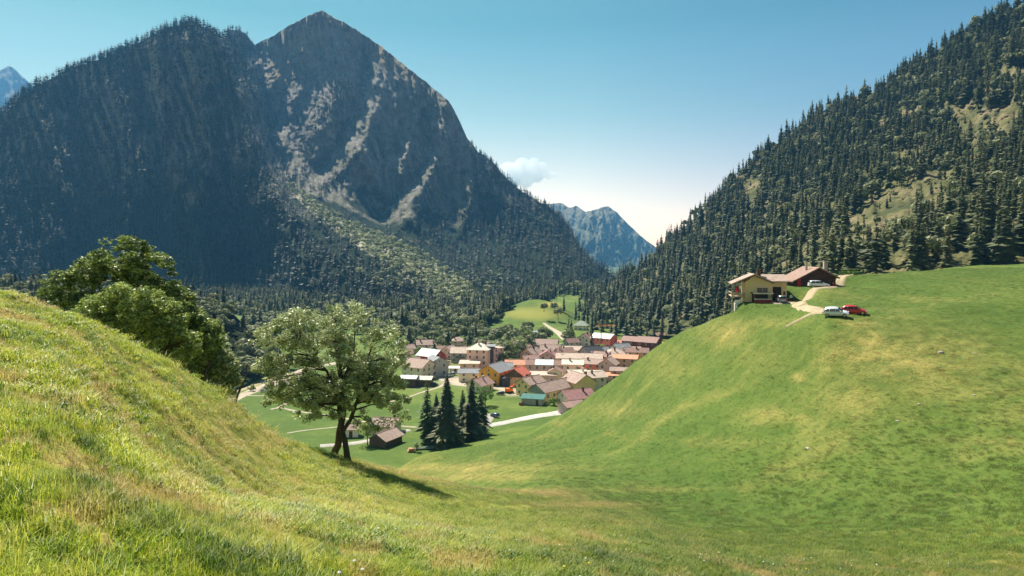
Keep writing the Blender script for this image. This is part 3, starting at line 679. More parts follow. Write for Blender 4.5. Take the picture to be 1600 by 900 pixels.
# --- right hillside
def sample_at(at, lim, n, x0, x1, y1f=None, margin=0.0):
    px, top, bot = lim
    qx = RNG.uniform(x0, x1, n*3); tp = np.interp(qx, px, top); bt = np.interp(qx, px, bot)
    qy = tp+margin+(bt-tp-margin)*RNG.uniform(0, 1, n*3)
    pr = (bt-tp)/np.max(bt-tp); keep = RNG.random(len(qx)) < pr
    qx, qy = qx[keep], qy[keep]; p = at(qx, qy)
    w = p[:, 1]**2; keep = RNG.random(len(p)) < w/w.max()
    return qx[keep][:n], qy[keep][:n], p[keep][:n]
qx, qy, p = sample_at(at_B, lim_B, 7800, 905, 1750)
def inell(qx, qy, cx, cy, rx, ry, rot=0):
    c, s = math.cos(rot), math.sin(rot); u = (qx-cx)*c+(qy-cy)*s; v = -(qx-cx)*s+(qy-cy)*c
    return (u/rx)**2+(v/ry)**2
clear = np.minimum.reduce([inell(qx, qy, 1405, 330, 85, 32, -0.45), inell(qx, qy, 1345, 385, 50, 18, -0.2), inell(qx, qy, 1440, 295, 70, 16, -0.3), inell(qx, qy, 1500, 180, 110, 9, 0.03),
                           inell(qx, qy, 1540, 205, 60, 22), inell(qx, qy, 1590, 120, 40, 12), inell(qx, qy, 1175, 300, 14, 22), inell(qx, qy, 1225, 330, 20, 8, -0.4), inell(qx, qy, 1400, 250, 20, 12), inell(qx, qy, 1510, 330, 60, 12, -0.2)])
prob = np.where(clear < 1, 0.30, 1.0)*np.where(fbm(qx/22, qy/22, 2, 77) < -0.42, 0.35, 1)
k = RNG.random(len(qx)) < prob; qx, qy, p, clear = qx[k], qy[k], p[k], clear[k]
hB = (9+16*RNG.beta(2.2, 1.8, len(p)))*np.where(clear < 1.1, 0.38, 1)*(1+0.15*fbm(qx/40, qy/40, 2, 5))
brd = RNG.random(len(p)) < np.where(clear < 1.8, 0.5, 0.17)
CAND.append(('con', p[~brd], hB[~brd], jit((~brd).sum(), 0.85, 1.3), 'hillside'))
CAND.append(('brd', p[brd], hB[brd]*0.62, jit(brd.sum(), 0.9, 1.25), 'hillside'))
# --- valley woods behind and round the village
def valley_pts(polys, n):
    """scatter inside photo polygons lying on the valley floor: list of (x0,x1,y0,y1,weight)"""
    out = []
    for (x0, x1, y0, y1, cnt) in polys:
        x = RNG.uniform(x0, x1, cnt); d0, d1 = 60*F/(y1-HZ), 60*F/(y0-HZ); d = np.sqrt(RNG.uniform(d0**2, d1**2, cnt))
        X_ = (x-800)/F*d; out.append(np.stack([X_, d, valley_z(X_, d)], -1))
    return np.concatenate(out)
v = valley_pts([(560, 800, 468, 512, 900), (600, 770, 505, 522, 150), (800, 960, 462, 476, 260), (930, 1010, 478, 512, 160), (380, 620, 490, 530, 330), (1000, 1060, 505, 520, 40), (280, 620, 461, 492, 1500), (775, 858, 468, 486, 260), (700, 800, 500, 512, 160)], 0)
pxv_ = 800+F*v[:, 0]/v[:, 1]; pyv_ = HZ-v[:, 2]/v[:, 1]*F
keep = (inell(pxv_, pyv_, 836, 500, 60, 20) > 1) & ((inell(pxv_, pyv_, 890, 473, 34, 10) > 1) | (v[:, 1] > 1150)) & ~((pxv_ > 760) & (pyv_ > 505))
v = v[keep]; c = RNG.random(len(v)) < np.where(v[:, 1] > 660, 0.62, 0.30)
CAND.append(('con', v[c], jit(c.sum(), 11, 21), jit(c.sum(), 0.9, 1.3), 'valley'))
CAND.append(('brd', v[~c], jit((~c).sum(), 8, 14), jit((~c).sum(), 0.95, 1.3), 'valley'))
# broadleaf band directly behind the far houses, and trees standing among the houses
band = [(x, y+random.uniform(-2, 2)) for x, y in zip(np.linspace(622, 800, 34)+RNG.normal(0, 3, 34), [536 if k % 2 else 530 for k in range(34)])]
band += [(632,548),(640,545),(655,543),(662,548),(686,550),(696,542),(706,540),(742,552),(748,556),(752,547),(770,560),(778,562),(786,560),(782,548),(790,572),(785,567),(800,556),(808,552),(812,558),(815,546),(818,541),
         (825,548),(822,535),(798,543),(803,536),(808,531),(820,522),(826,526),(828,519),(840,541),(846,540),(852,538),(795,551),(768,540),(776,536),(733,545),(760,534),(872,500),(858,489),(866,487),(850,487),(846,484)]
con_v = [(638,546),(641,542),(733,552),(737,548),(744,540),(700,546),(650,538),(890,536),(893,539),(888,530),(925,532),(924,524),(899,500),(905,508),(912,503),(918,509),(925,511),(931,515),(935,505),(941,518),(948,513),
         (955,520),(962,524),(970,520),(978,526),(985,524),(992,530),(1000,528),(1010,534),(1022,530),(1034,532),(1046,530),(881,487),(900,492),(905,486),(924,545),(678,556)]
def put(lst): 
    o = []
    for a, b in lst:
        d = 60*F/(b-HZ)
        for _ in range(3):
            X_ = (a-800)/F*d; zz = float(valley_z(X_, d)); d = -zz*F/(b-HZ)
        o.append(((a-800)/F*d, d, zz))
    return np.array(o)
BAND = put(band); CONV = put(con_v)
CAND.append(('brd', BAND, jit(len(BAND), 8.5, 13), jit(len(BAND), 0.95, 1.25), 'village'))
CAND.append(('con', CONV, jit(len(CONV), 12, 19), jit(len(CONV), 0.9, 1.2), 'village'))
# --- the knoll on the left
qx, qy, p = sample_at(at_E, lim_E, 900, -60, 500)
k = ~((qx > 318) & (qx < 372) & (qy > 500) & (fbm(qx/12, qy/25, 2, 3) > -0.1)); qx, qy, p = qx[k], qy[k], p[k]
c = RNG.random(len(p)) < np.where(qy < 480, 0.45, 0.12)
CAND.append(('con', p[c], jit(c.sum(), 9, 15), jit(c.sum(), 0.9, 1.2), 'knoll'))
CAND.append(('brd', p[~c], jit((~c).sum(), 6, 10), jit((~c).sum(), 1.0, 1.4), 'knoll'))

def sel(kind):
    P_ = np.concatenate([c[1] for c in CAND if c[0] == kind]); H = np.concatenate([c[2] for c in CAND if c[0] == kind])
    W = np.concatenate([c[3] for c in CAND if c[0] == kind]); G = np.concatenate([[c[4]]*len(c[1]) for c in CAND if c[0] == kind])
    k = ~hidden(P_, H); return P_[k], H[k], W[k], G[k]
LBL = {('con', 'hillside'): ('dark green conifer on the steep wooded hillside behind the mound', 'conifers on the wooded hillside'),
       ('con', 'valley'): ('conifer in the dark wood on the valley floor beyond the village', 'conifers beyond the village'),
       ('con', 'village'): ('conifer standing at the wooded edge of the village', 'conifers at the village edge'),
       ('con', 'knoll'): ('small conifer on the shaded rocky knoll behind the leafy trees', 'conifers on the rocky knoll'),
       ('brd', 'hillside'): ('pale green round tree among the conifers of the wooded hillside', 'leafy trees on the wooded hillside'),
       ('brd', 'valley'): ('grey green round tree in the wood beyond the village', 'leafy trees beyond the village'),
       ('brd', 'village'): ('round leafy tree in the belt behind and between the village houses', 'leafy trees round the village'),
       ('brd', 'knoll'): ('rounded leafy tree on the shaded rocky knoll', 'leafy trees on the rocky knoll')}
def tree_label(kind, g, p, h, a, lb):
    """what sets the tree apart: its build, and what it stands above, behind or beside"""
    px = 800+F*p[0]/p[1]; py = HZ-p[2]/p[1]*F
    sz = 'tall' if h > (19 if kind == 'con' else 11.5) else ('small' if h < (14.5 if kind == 'con' else 9) else 'middling')
    sh = (['full', 'broad', 'slender', 'bushy', 'ragged', 'loose'][a] if kind == 'con' else ['round', 'lumpy', 'domed', 'spreading', 'uneven'][a])
    w = 'conifer' if kind == 'con' else 'leafy tree'
    def pick(v, t): 
        for lim_, n_ in t:
            if v < lim_: return n_
        return t[-1][1]
    if g == 'hillside':
        tp = np.interp(px, lim_B[0], lim_B[1]); bt = np.interp(px, lim_B[0], lim_B[2]); f = (py-tp)/(bt-tp)
        r = pick(f, [(.06, 'on the skyline'), (.35, 'on the upper slope'), (.7, 'halfway up the slope'), (9, 'at the forest foot')])
        c = pick(px, [(1000, 'beside the valley gap'), (1080, 'above the red barns'), (1150, 'left of the yellow house'), (1225, 'above the yellow house'), (1290, 'above the brown barn'), (1350, 'above the shelter'), (1430, 'under the sunny clearing'), (1500, 'right of the sunny clearing'), (1560, 'near the plateau\'s far right'), (9999, 'last at the right edge')])
        return f'{sz} {sh} {w} {r} {c}'
    if g == 'village':
        c = pick(px, [(650, 'by the leftmost cottages'), (700, 'behind the magenta red barn'), (740, 'beside the balcony house'), (775, 'behind the tall pink house'), (800, 'left of the grey pink gable'), (830, 'by the white chalet'), (880, 'at the yellow meadow\'s edge'), (915, 'by the pale green villa'), (950, 'behind the crane'), (990, 'above the dark red barns'), (9999, 'near the lone hay barn')])
        r = 'nearer' if py > 545 else ('' if py > 530 else 'farther'); return ' '.join(f'{sz} {sh} {w} {r} {c}'.split())
    if g == 'valley':
        c = pick(px, [(450, 'behind the rocky knoll'), (560, 'behind the big pale tree'), (640, 'left of the village'), (700, 'behind the leftmost village houses'), (760, 'behind the village middle'), (830, 'left of the yellow meadow'), (900, 'above the yellow meadow'), (9999, 'right of the yellow meadow')])
        return f'{sz} {sh} {w} on the valley floor {c}'
    c = pick(px, [(60, 'far left behind the grass edge'), (260, 'behind the tallest tree'), (300, 'right of the tallest tree'), (340, 'on the knoll\'s top'), (370, 'on the knoll\'s right shoulder'), (400, 'on the knoll\'s right side'), (9999, 'at the knoll\'s right end')])
    r = pick(py, [(480, 'high'), (530, 'halfway'), (9999, 'low')]); return f'{sz} {sh} {w} {r} {c}'
for kind, protos, mats, nm, cat, lim in (('con', CON, [M_CON, M_BARKP], 'conifer', 'conifer', 285), ('brd', BRD, [M_BRD, M_BARK], 'broadleaf_tree', 'tree', 270)):
    P_, H, W, G = sel(kind)
    size = H/P_[:, 1]; size = size*np.where(G == 'village', 3, 1)
    px = 800+F*P_[:, 0]/P_[:, 1]; size = size*np.where((px < -10) | (px > 1612), 0.05, 1)
    order = np.argsort(-size)
    for i in order[:lim]:
        a = int(RNG.integers(len(protos))); lb, gr = LBL[(kind, G[i])]; lb = tree_label(kind, G[i], P_[i], H[i], a, lb)
        single_tree((kind, a), protos[a], nm, P_[i], float(H[i]), float(W[i]), mats, lb, cat, gr)
    r = order[lim:]
    merged('conifer_forest' if kind == 'con' else 'broadleaf_woodland', protos, P_[r], H[r], W[r], mats)

# --- far mountainside forests (one mass)
def far_forest(name, n, x0, x1, rule, protos, mats, hl, hh, wf=(0.9, 1.3)):
    qx, qy, p = sample_at(at_A, lim_A, n, x0, x1)
    pr = rule(qx, qy); k = RNG.random(len(qx)) < pr; qx, qy, p = qx[k], qy[k], p[k]
    merged(name, protos, p, jit(len(p), hl, hh), jit(len(p), *wf), mats)
def ruleA(qx, qy):
    tp = np.interp(qx, lim_A[0], lim_A[1]); left = qx < (395+np.clip(qy-70, 0, 400)*0.28)
    nz = fbm(qx/26, qy/36, 3, 15)
    L = np.where(nz > 0.28, 0.25, 0.95)
    treeline = 300+90*np.sin((qx-480)/90.)+60*nz
    R = np.where(qy > treeline+60, 0.9, np.where(qy > treeline-20, 0.30, 0.0))
    R = np.where((qx > 740) & (qy > tp+2), 0.75, R)
    o = np.where(left, L, R); return np.where(fan(qx, qy), 0.05, o)
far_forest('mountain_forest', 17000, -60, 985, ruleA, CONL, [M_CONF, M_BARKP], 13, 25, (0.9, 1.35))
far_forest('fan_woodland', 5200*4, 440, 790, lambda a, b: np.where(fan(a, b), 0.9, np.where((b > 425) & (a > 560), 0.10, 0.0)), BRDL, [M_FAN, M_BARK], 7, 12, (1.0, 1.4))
# trees along the skyline ridge on the left mountain, and along its spurs
def ridge_line(pts, n, hl, hh, spread=3, nm='ridge_trees'):
    pts = np.array(pts, float); s = np.sort(RNG.random(n))*(len(pts)-1); i = np.minimum(s.astype(int), len(pts)-2); f = s-i
    q = pts[i]*(1-f[:, None])+pts[i+1]*f[:, None]; q = q+RNG.normal(0, spread, q.shape)*[1.0, 0.6]
    tp = np.interp(q[:, 0], lim_A[0], lim_A[1]); q[:, 1] = np.maximum(q[:, 1], tp+0.3)
    merged(nm, CONL, at_A(q[:, 0], q[:, 1]), jit(n, hl, hh), jit(n, 1.0, 1.5), [M_CONF, M_BARKP], tints=RNG.normal(0.12, 0.1, n))
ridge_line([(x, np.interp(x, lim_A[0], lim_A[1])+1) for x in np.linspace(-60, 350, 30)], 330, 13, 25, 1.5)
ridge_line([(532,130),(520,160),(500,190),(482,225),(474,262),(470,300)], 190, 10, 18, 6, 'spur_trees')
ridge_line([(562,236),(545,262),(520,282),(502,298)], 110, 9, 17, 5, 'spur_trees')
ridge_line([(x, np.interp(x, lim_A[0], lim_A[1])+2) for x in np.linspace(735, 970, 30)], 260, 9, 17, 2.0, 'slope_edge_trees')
# ------------------------------------------------------------------ near trees: stems, limbs, leaf sprays
def leaf_cloud(clumps, per, leaf, rng, flat=0.7, tint=0.5, tvar=0.22):
    """clumps: (n,4) centre+radius -> leaf quads"""
    C = np.repeat(clumps[:, :3], per, 0); R = np.repeat(clumps[:, 3], per)
    d = rng.normal(size=(len(C), 3)); d /= np.linalg.norm(d, axis=1)[:, None]
    p = C+d*(R*rng.uniform(0.25, 1.0, len(C))**0.6)[:, None]*[1, 1, flat]
    a = rng.normal(size=p.shape); a[:, 2] *= 0.6; a /= np.linalg.norm(a, axis=1)[:, None]
    b = np.cross(a, d+rng.normal(size=p.shape)*0.5); b /= np.linalg.norm(b, axis=1)[:, None]+1e-9
    s = leaf*rng.uniform(0.6, 1.3, len(p))[:, None]; sag = np.zeros_like(p); sag[:, 2] = -s[:, 0]*0.25
    V = np.stack([p-a*s, p-b*s*0.42+sag*0.3, p+a*s+sag, p+b*s*0.42+sag*0.3], 1).reshape(-1, 3)
    Q = np.arange(len(V)).reshape(-1, 4)
    ct = np.repeat(rng.normal(0, tvar*0.6, len(clumps)), per)
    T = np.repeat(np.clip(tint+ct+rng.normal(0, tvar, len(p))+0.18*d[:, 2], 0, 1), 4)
    return V, Q, T
def lobes_to_clumps(lobes, n, rng, r=(0.45, 0.95), gap=0.0, seed=0):
    out = []; vol = np.array([l[3]*l[4]*l[5] for l in lobes])**0.8; vol /= vol.sum()
    while len(out) < n:
        l = lobes[rng.choice(len(lobes), p=vol)]; d = rng.normal(size=3); d /= np.linalg.norm(d)
        q = rng.uniform(0.45, 1.0)**0.5
        p = np.array(l[:3])+d*np.array(l[3:6])*q
        if fbm(p[0]/1.7+p[1]*0.3, p[2]/1.5, 2, seed) < gap-0.35: continue
        out.append((*p, rng.uniform(*r)))
    return np.array(out)
def near_tree(name, base, stems, lobes, label, cat='tree', group=None, n=150, per=150, leaf=0.10, mats=None, seed=1, r=(0.45, 0.95), limb_n=60, gap=0.0, tint=0.5, flat=0.7, bark=None, tvar=0.22):
    """stems: list of [(x,y,z,r)...] relative to the base; lobes relative too"""
    rng = np.random.default_rng(seed); root = empty(name, base, 0, label, cat, group)
    tr = MB()
    nodes = []
    for s in stems:
        pts = []; 
        for i in range(len(s)-1):
            for t in np.linspace(0, 1, 5)[:-1 if i < len(s)-2 else None]:
                q = np.array(s[i])*(1-t)+np.array(s[i+1])*t; w = np.append(rng.normal(0, 0.035, 3)*(1 if 0 < t else 0), 0); pts.append(q+w)
        pts = np.array(pts); tr.tube([tuple(q[:3]) for q in pts], list(pts[:, 3]), 9)
        nodes += [q for q in pts if q[2] > pts[:, 2].max()*0.35]
    nodes = np.array(nodes); cl = lobes_to_clumps(lobes, n, rng, r, gap, seed)
    pick = rng.choice(len(cl), min(limb_n, len(cl)), replace=False)
    for i in pick:
        c = cl[i]; dist = np.linalg.norm(nodes[:, :3]-c[:3], axis=1)+np.maximum(0, nodes[:, 2]-c[2])*1.5; k = nodes[np.argmin(dist)]
        a = k[:3]; b = c[:3]; m = a*0.5+b*0.5+np.array([0, 0, 0.12*np.linalg.norm(b-a)])+rng.normal(0, 0.1, 3)
        r0 = min(k[3]*0.5, 0.03+0.018*np.linalg.norm(b-a)); m2 = m*0.45+b*0.55+rng.normal(0, 0.07, 3)
        tr.tube([tuple(a), tuple(m), tuple(m2), tuple(b)], [r0, r0*0.7, r0*0.45, r0*0.15], 5, caps=False)
    tr.build('trunk', bark or M_BARK, root, smooth=True)
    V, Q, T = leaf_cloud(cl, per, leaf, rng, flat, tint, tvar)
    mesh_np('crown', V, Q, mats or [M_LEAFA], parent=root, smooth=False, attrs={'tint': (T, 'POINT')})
    return root
# the big pale tree on the slope: two leaning stems under one crown
D0 = 53.0; S0 = D0/F
b0 = on_slope(545, D0)
def R0(px, py, dy=0.0): return ((px-545)*S0, dy, (714-py)*S0)
lob = [(*R0(430,530),1.9,1.9,1.9),(*R0(462,508,-.5),1.7,2.2,1.5),(*R0(500,505),2.5,2.6,1.7),(*R0(552,506),2.5,2.7,1.9),(*R0(602,540),1.7,2.2,2.4),(*R0(523,560,-.6),3.2,3.2,2.3),(*R0(425,566),1.5,1.8,1.0),
       (*R0(590,600),2.1,2.4,1.9),(*R0(500,605,-.4),2.2,2.4,1.6),(*R0(600,645),1.9,1.9,0.8),(*R0(468,610),1.7,1.6,1.2),(*R0(575,628),1.6,1.8,1.0),(*R0(420,552),1.2,1.5,1.3),(*R0(560,575,.7),2.4,2.6,1.9),(*R0(500,560,1.2),3.0,2.0,2.2),(*R0(545,600,1.2),2.6,2.0,1.8),(*R0(470,575,.3),1.9,2.0,1.6),(*R0(440,600,0),1.5,1.4,.9),(*R0(425,622,0),1.1,1.2,.6),(*R0(610,612,.3),1.5,1.6,1.3),(*R0(580,655,-.3),1.4,1.4,.6),(*R0(475,640,-.3),1.0,1.2,.6),(*R0(618,578,0),1.1,1.6,1.5),(*R0(520,630,-.5),1.8,1.8,.9)]
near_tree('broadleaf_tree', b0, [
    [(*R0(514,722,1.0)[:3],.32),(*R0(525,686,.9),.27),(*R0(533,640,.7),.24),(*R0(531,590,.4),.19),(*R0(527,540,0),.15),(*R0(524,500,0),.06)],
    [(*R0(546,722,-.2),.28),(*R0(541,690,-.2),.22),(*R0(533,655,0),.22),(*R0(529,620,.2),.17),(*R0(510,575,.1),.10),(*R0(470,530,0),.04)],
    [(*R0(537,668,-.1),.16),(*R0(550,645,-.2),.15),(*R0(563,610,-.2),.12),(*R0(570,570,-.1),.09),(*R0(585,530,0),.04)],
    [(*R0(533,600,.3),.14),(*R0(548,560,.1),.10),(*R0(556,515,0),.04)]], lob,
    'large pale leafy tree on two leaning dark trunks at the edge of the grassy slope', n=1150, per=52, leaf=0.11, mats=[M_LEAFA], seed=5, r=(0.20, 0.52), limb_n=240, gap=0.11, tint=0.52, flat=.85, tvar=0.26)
# drooping sprays low on the left of the crown are their own lobes of the same tree (kept sparse)
# leafy trees and bushes behind the left slope
def behind(px, d, dz=0.0):
    x = (px-800)/F*d; return (x, d, gz(x, d)+dz)
def tree_behind(name, cpx, d, lobes_px, label, base_px=None, mats=None, **kw):
    b = behind(base_px or cpx, d); S = d/F
    L = [((a-(base_px or cpx))*S, dy, (HZ-c)*S-b[2], ra*S, ra*S*0.95, rc*S) for (a, c, ra, rc, dy) in lobes_px]
    top = max(l[2] for l in L)
    stems = [[(0, 0, -0.4, .38), (0.2, 0, top*0.35, .28), (-0.1, 0.1, top*0.7, .16), (0.1, 0, top*1.0, .05)],
             [(0.15, 0, top*0.4, .2), (1.4, 0.3, top*0.7, .10), (2.4, 0.4, top*0.9, .03)], [(0.1, 0, top*0.35, .2), (-1.5, -0.2, top*0.65, .10), (-2.8, 0, top*0.85, .03)]]
    return near_tree(name, b, stems, L, label, mats=mats or [M_LEAFB], **kw)
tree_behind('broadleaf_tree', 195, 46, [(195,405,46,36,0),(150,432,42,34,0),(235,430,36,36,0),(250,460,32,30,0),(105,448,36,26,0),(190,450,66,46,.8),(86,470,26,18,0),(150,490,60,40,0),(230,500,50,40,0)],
    'tallest rounded leafy tree rising behind the left grassy slope', n=1300, per=52, leaf=0.115, seed=12, r=(0.22, 0.58), gap=0.02, tint=0.50, tvar=0.24, flat=0.55)
tree_behind('broadleaf_bush', 215, 38, [(205,470,50,28,0),(165,485,44,26,0),(250,500,42,32,0),(215,510,60,36,0),(270,540,40,30,0)],
    'bright green bushy tree right behind the grass edge, below the tallest tree', cat='bush', n=620, per=64, leaf=0.10, seed=14, r=(0.18, 0.45), gap=0.0, tint=0.52, mats=[M_LEAFB])
tree_behind('broadleaf_tree', 290, 48, [(285,500,34,30,0),(270,470,28,24,0),(305,530,40,40,0),(290,560,40,34,0)],
    'leafy tree with dull green crown on the descending row behind the slope', n=520, per=70, leaf=0.115, seed=15, r=(0.25, 0.55), gap=-0.1, tint=0.5, mats=[M_LEAFB])
tree_behind('broadleaf_tree', 335, 50, [(325,548,30,28,0),(345,575,26,26,0),(330,600,32,30,0),(352,592,20,30,0),(300,590,30,26,0)],
    'lowest leafy tree of the row, its crown reaching down towards the gravel road', n=520, per=70, leaf=0.12, seed=16, r=(0.25, 0.55), gap=-0.1, tint=0.5, mats=[M_LEAFA])
# conifer group below the tree, on the valley edge
def near_conifer(px, py, h, width, label, mats, seed, tiers=26, per=10, sparse=0.0, bare=0.06, droop=0.4, name='conifer', zbase=None, group=None, cat='conifer'):
    d = 60*F/(py-HZ); 
    for _ in range(20):
        x = (px-800)/F*d; z = max(gz(x, d), -60.0); d = 0.5*d+0.5*(-z*F/(py-HZ))
    root = empty(name, ((px-800)/F*d, d, z), 0, label, cat, group)
    V, Q, T, _ = conifer_np(seed, int(tiers*1.5), int(per*1.5), width, droop, sparse, bare, 0.17); q, t3 = clean_quads(V, Q, T)
    mesh_np('crown', V*h, [q, t3], mats, parent=root, smooth=False, attrs={'tint': (T, 'POINT')})
    tv, tq = trunk_np(0.93, 0.013, 8); mesh_np('trunk', tv*h, tq, [M_BARKP], parent=root)
    return root
near_conifer(668, 694, 20, 0.20, 'feathery light green larch at the near end of the conifer group', [M_LARCH], 41, 34, 9, 0.25, 0.05, 0.15)
near_conifer(698, 700, 22.5, 0.225, 'tallest dark spruce in the middle of the conifer group', [M_CON], 42, 40, 17, 0.15, 0.06, 0.28)
near_conifer(682, 688, 15, 0.26, 'short dark spruce between the larch and the tallest spruce', [M_CON], 46, 28, 16, 0.15, 0.06, 0.3)
near_conifer(737, 688, 19.5, 0.21, 'dark slender spruce with a grey green skirt, second tallest of the group', [M_CON], 43, 38, 17, 0.18, 0.06, 0.28)
near_conifer(722, 686, 16, 0.25, 'grey green conifer squeezed between the two dark spruces', [M_LARCH], 44, 26, 12, 0.1)
near_conifer(751, 680, 14.5, 0.28, 'low wide dull green conifer beside the paved yard of the hidden house', [M_LARCH], 45, 22, 12, 0.1)
def small_tree(px, py, h, w, label, mats, seed, name='broadleaf_tree', n=60, per=70, leaf=0.2, stem=0.35, cat='tree'):
    d = 60*F/(py-HZ)
    for _ in range(20):
        x = (px-800)/F*d; z = max(gz(x, d), -60.0); d = 0.5*d+0.5*(-z*F/(py-HZ))
    ch = h*(1-stem)
    L = [(0, 0, h*stem+ch*0.5, w*0.42, w*0.42, ch*0.42), (w*0.2, 0.1, h*stem+ch*0.35, w*0.28, w*0.3, ch*0.26), (-w*0.2, -0.1, h*stem+ch*0.4, w*0.3, w*0.3, ch*0.28), (0, -w*0.1, h*stem+ch*0.7, w*0.26, w*0.26, ch*0.26)]
    return near_tree(name, ((px-800)/F*d, d, z), [[(0, 0, -0.3, h*0.025), (0.05, 0, h*0.4, h*0.016), (0, 0.05, h*0.85, h*0.005)]], L, label, cat, n=n, per=per, leaf=leaf, mats=mats, seed=seed, r=(w*0.07, w*0.15), limb_n=20, tint=0.45)
small_tree(574, 695, 7.6, 7.0, 'small round dark green tree on a thin trunk beside the brown shed', [M_LEAFB], 51)
small_tree(758, 634, 8.6, 8.0, 'bright green round tree behind the conifer group, at the pink roofed house', [M_LEAFC], 52, stem=0.1)
small_tree(865, 633, 3.4, 5.0, 'low dark bush under the gable of the green roofed house', [M_LEAFB], 53, 'bush', 40, 60, 0.2, 0.02, 'bush')
small_tree(790, 590, 6.5, 5.5, 'dark leafy tree between the pink tower house and the orange roof row', [M_LEAFB], 54, n=40)
small_tree(938, 552, 7, 6.5, 'dark round tree between the slate roof and the crane mast', [M_LEAFB], 55, n=40, stem=0.1)
small_tree(922, 588, 4, 5, 'green garden bush in front of the salmon red house', [M_LEAFC], 56, 'bush', 30, 50, 0.2, 0.02, 'bush')
small_tree(651, 706, 3.2, 2.5, 'small pale bush at the left foot of the conifer group', [M_LEAFA], 57, 'bush', 30, 50, 0.15, 0.05, 'bush')
small_tree(393, 611, 3.2, 3.6, 'grey green bush on the grass strip above the gravel road', [M_LEAFB], 58, 'bush', 30, 50, 0.2, 0.05, 'bush')
small_tree(812, 568, 4.5, 9, 'wide dark hedge like bush below the belt of trees, beside the brick gable', [M_LEAFB], 59, 'bush', 40, 60, 0.25, 0.02, 'bush')

for k_, (a_, b_, h_, w_, lb_) in enumerate([(797, 566, 13, 12, 'large dark round tree right of the tall pink house, taller than the roofs'), (812, 555, 12, 12, 'broad dark tree left of the brick pink gable, before the belt'),
        (786, 576, 9, 7, 'slim dark leafy tree touching the dark side of the pink annexe'), (825, 541, 12, 11, 'broad dark tree just left of the small white chalet'), (889, 541, 14, 10, 'tall dark leafy tree beside the pale road at the back of the village'),
        (742, 556, 8, 8, 'round grey green tree behind the tall pink tower like house'), (656, 556, 6, 6, 'small round tree behind the magenta red barn'), (838, 545, 6, 9, 'low wide green bush row below the small white chalet'), (812, 572, 4, 6, 'small dark garden tree in front of the grey pink tall gable')]):
    small_tree(a_, b_, h_, w_, lb_, [M_LEAFB], 80+k_, n=70, per=60, leaf=0.3, stem=0.12)
# ------------------------------------------------------------------ roads, paths, yards
def ribbon(name, pts, width, mat, zf, lift=0.06, label=None, world=False):
    """a road laid along points on the ground"""
    P3 = np.array(pts, float); seg = np.linalg.norm(np.diff(P3, axis=0), axis=1); s = np.concatenate([[0], np.cumsum(seg)])
    n = max(12, int(s[-1]/1.5)); u = np.linspace(0, s[-1], n)
    C = np.stack([_pchip(u, s, P3[:, 0]), _pchip(u, s, P3[:, 1])], 1)
    T_ = np.gradient(C, axis=0); T_ /= np.linalg.norm(T_, axis=1)[:, None]; N_ = np.stack([-T_[:, 1], T_[:, 0]], 1)
    W = np.interp(u, s, np.broadcast_to(np.array(width, float), (len(P3),)))*(1+0.10*fbm(u/4, u*0, 3, 7))
    m = 7; V = []
    for k in range(m):
        q = C+N_*((k/(m-1)-0.5)*W)[:, None]; z = zf(q[:, 0], q[:, 1])+lift*(0.15 if k in (0, m-1) else 1.0)+(-0.25 if k in (0, m-1) else 0); V.append(np.stack([q[:, 0], q[:, 1], z], 1))
    V = np.stack(V, 1).reshape(-1, 3); ii = (np.arange(n-1)[:, None]*m+np.arange(m-1)[None]).ravel()
    o = mesh_np(name, V, np.stack([ii, ii+1, ii+m+1, ii+m], 1), [mat]); tag(o, kind='structure'); return o
def gravel(name, c, s=1.2, rut=False):
    t = NT(name); p = t.pos(); a = t.noise(p, s, 5, 0.7); b = t.noise(p, s*0.15, 3, 0.5)
    k = t.math('ADD', t.math('MULTIPLY', a, 0.5), t.math('MULTIPLY', b, 0.5))
    t.bsdf(t.ramp(k, [(0.35, tuple(x*0.62 for x in c)), (0.5, c), (0.65, tuple(min(1, x*1.15) for x in c))]), 1.0, 0.1, normal=t.bump(a, 0.5, 0.1)); return t.m
M_GRAV = gravel('pale_gravel', (0.38, 0.32, 0.25)); M_DUST = gravel('dusty_track', (0.36, 0.29, 0.19), 2.0); M_ASPH = gravel('pale_asphalt', (0.36, 0.33, 0.30), 0.8)
def vp(lst): 
    o = []
    for a, b in lst: q = PV(a, b); o.append((q[0], q[1]))
    return o
vzf = lambda x, y: valley_z(x, y)
MZ = lambda x, y: np.maximum(ground_z(x, y), valley_z(x, y))
ribbon('gravel_road', vp([(350,632),(372,620),(400,609),(430,597),(456,585),(500,572),(560,563),(620,560)]), [7,8,9,10,11,9,7,6], M_GRAV, vzf)
ribbon('river_bank_track', vp([(360,616),(392,604),(420,594),(452,584)]), [3,3,3,3], M_DUST, vzf, 0.16)
ribbon('field_path', vp([(385,618),(440,619),(480,617),(540,612)]), 1.7, M_GRAV, vzf)
ribbon('field_path', vp([(422,640),(436,637),(447,630),(462,628),(480,624),(500,618)]), [2,2.6,2.4,2,1.8,1.6], M_GRAV, vzf, 0.10)
ribbon('field_path', vp([(436,636),(455,641),(480,645),(510,649),(545,655),(580,661),(625,666),(650,668),(690,676)]), 1.7, M_GRAV, vzf, 0.14)
ribbon('field_path', vp([(448,677),(480,672),(520,668),(545,664)]), 1.2, M_GRAV, vzf)
ribbon('field_path', vp([(604,629),(630,623),(660,613),(688,604),(700,596)]), [1.7,1.8,1.9,2.2,3], M_GRAV, vzf, 0.10)
ribbon('lane', vp([(500,697),(540,694),(570,690),(600,681),(640,672)]), [4,4,4,3,3], M_ASPH, MZ, 0.18)
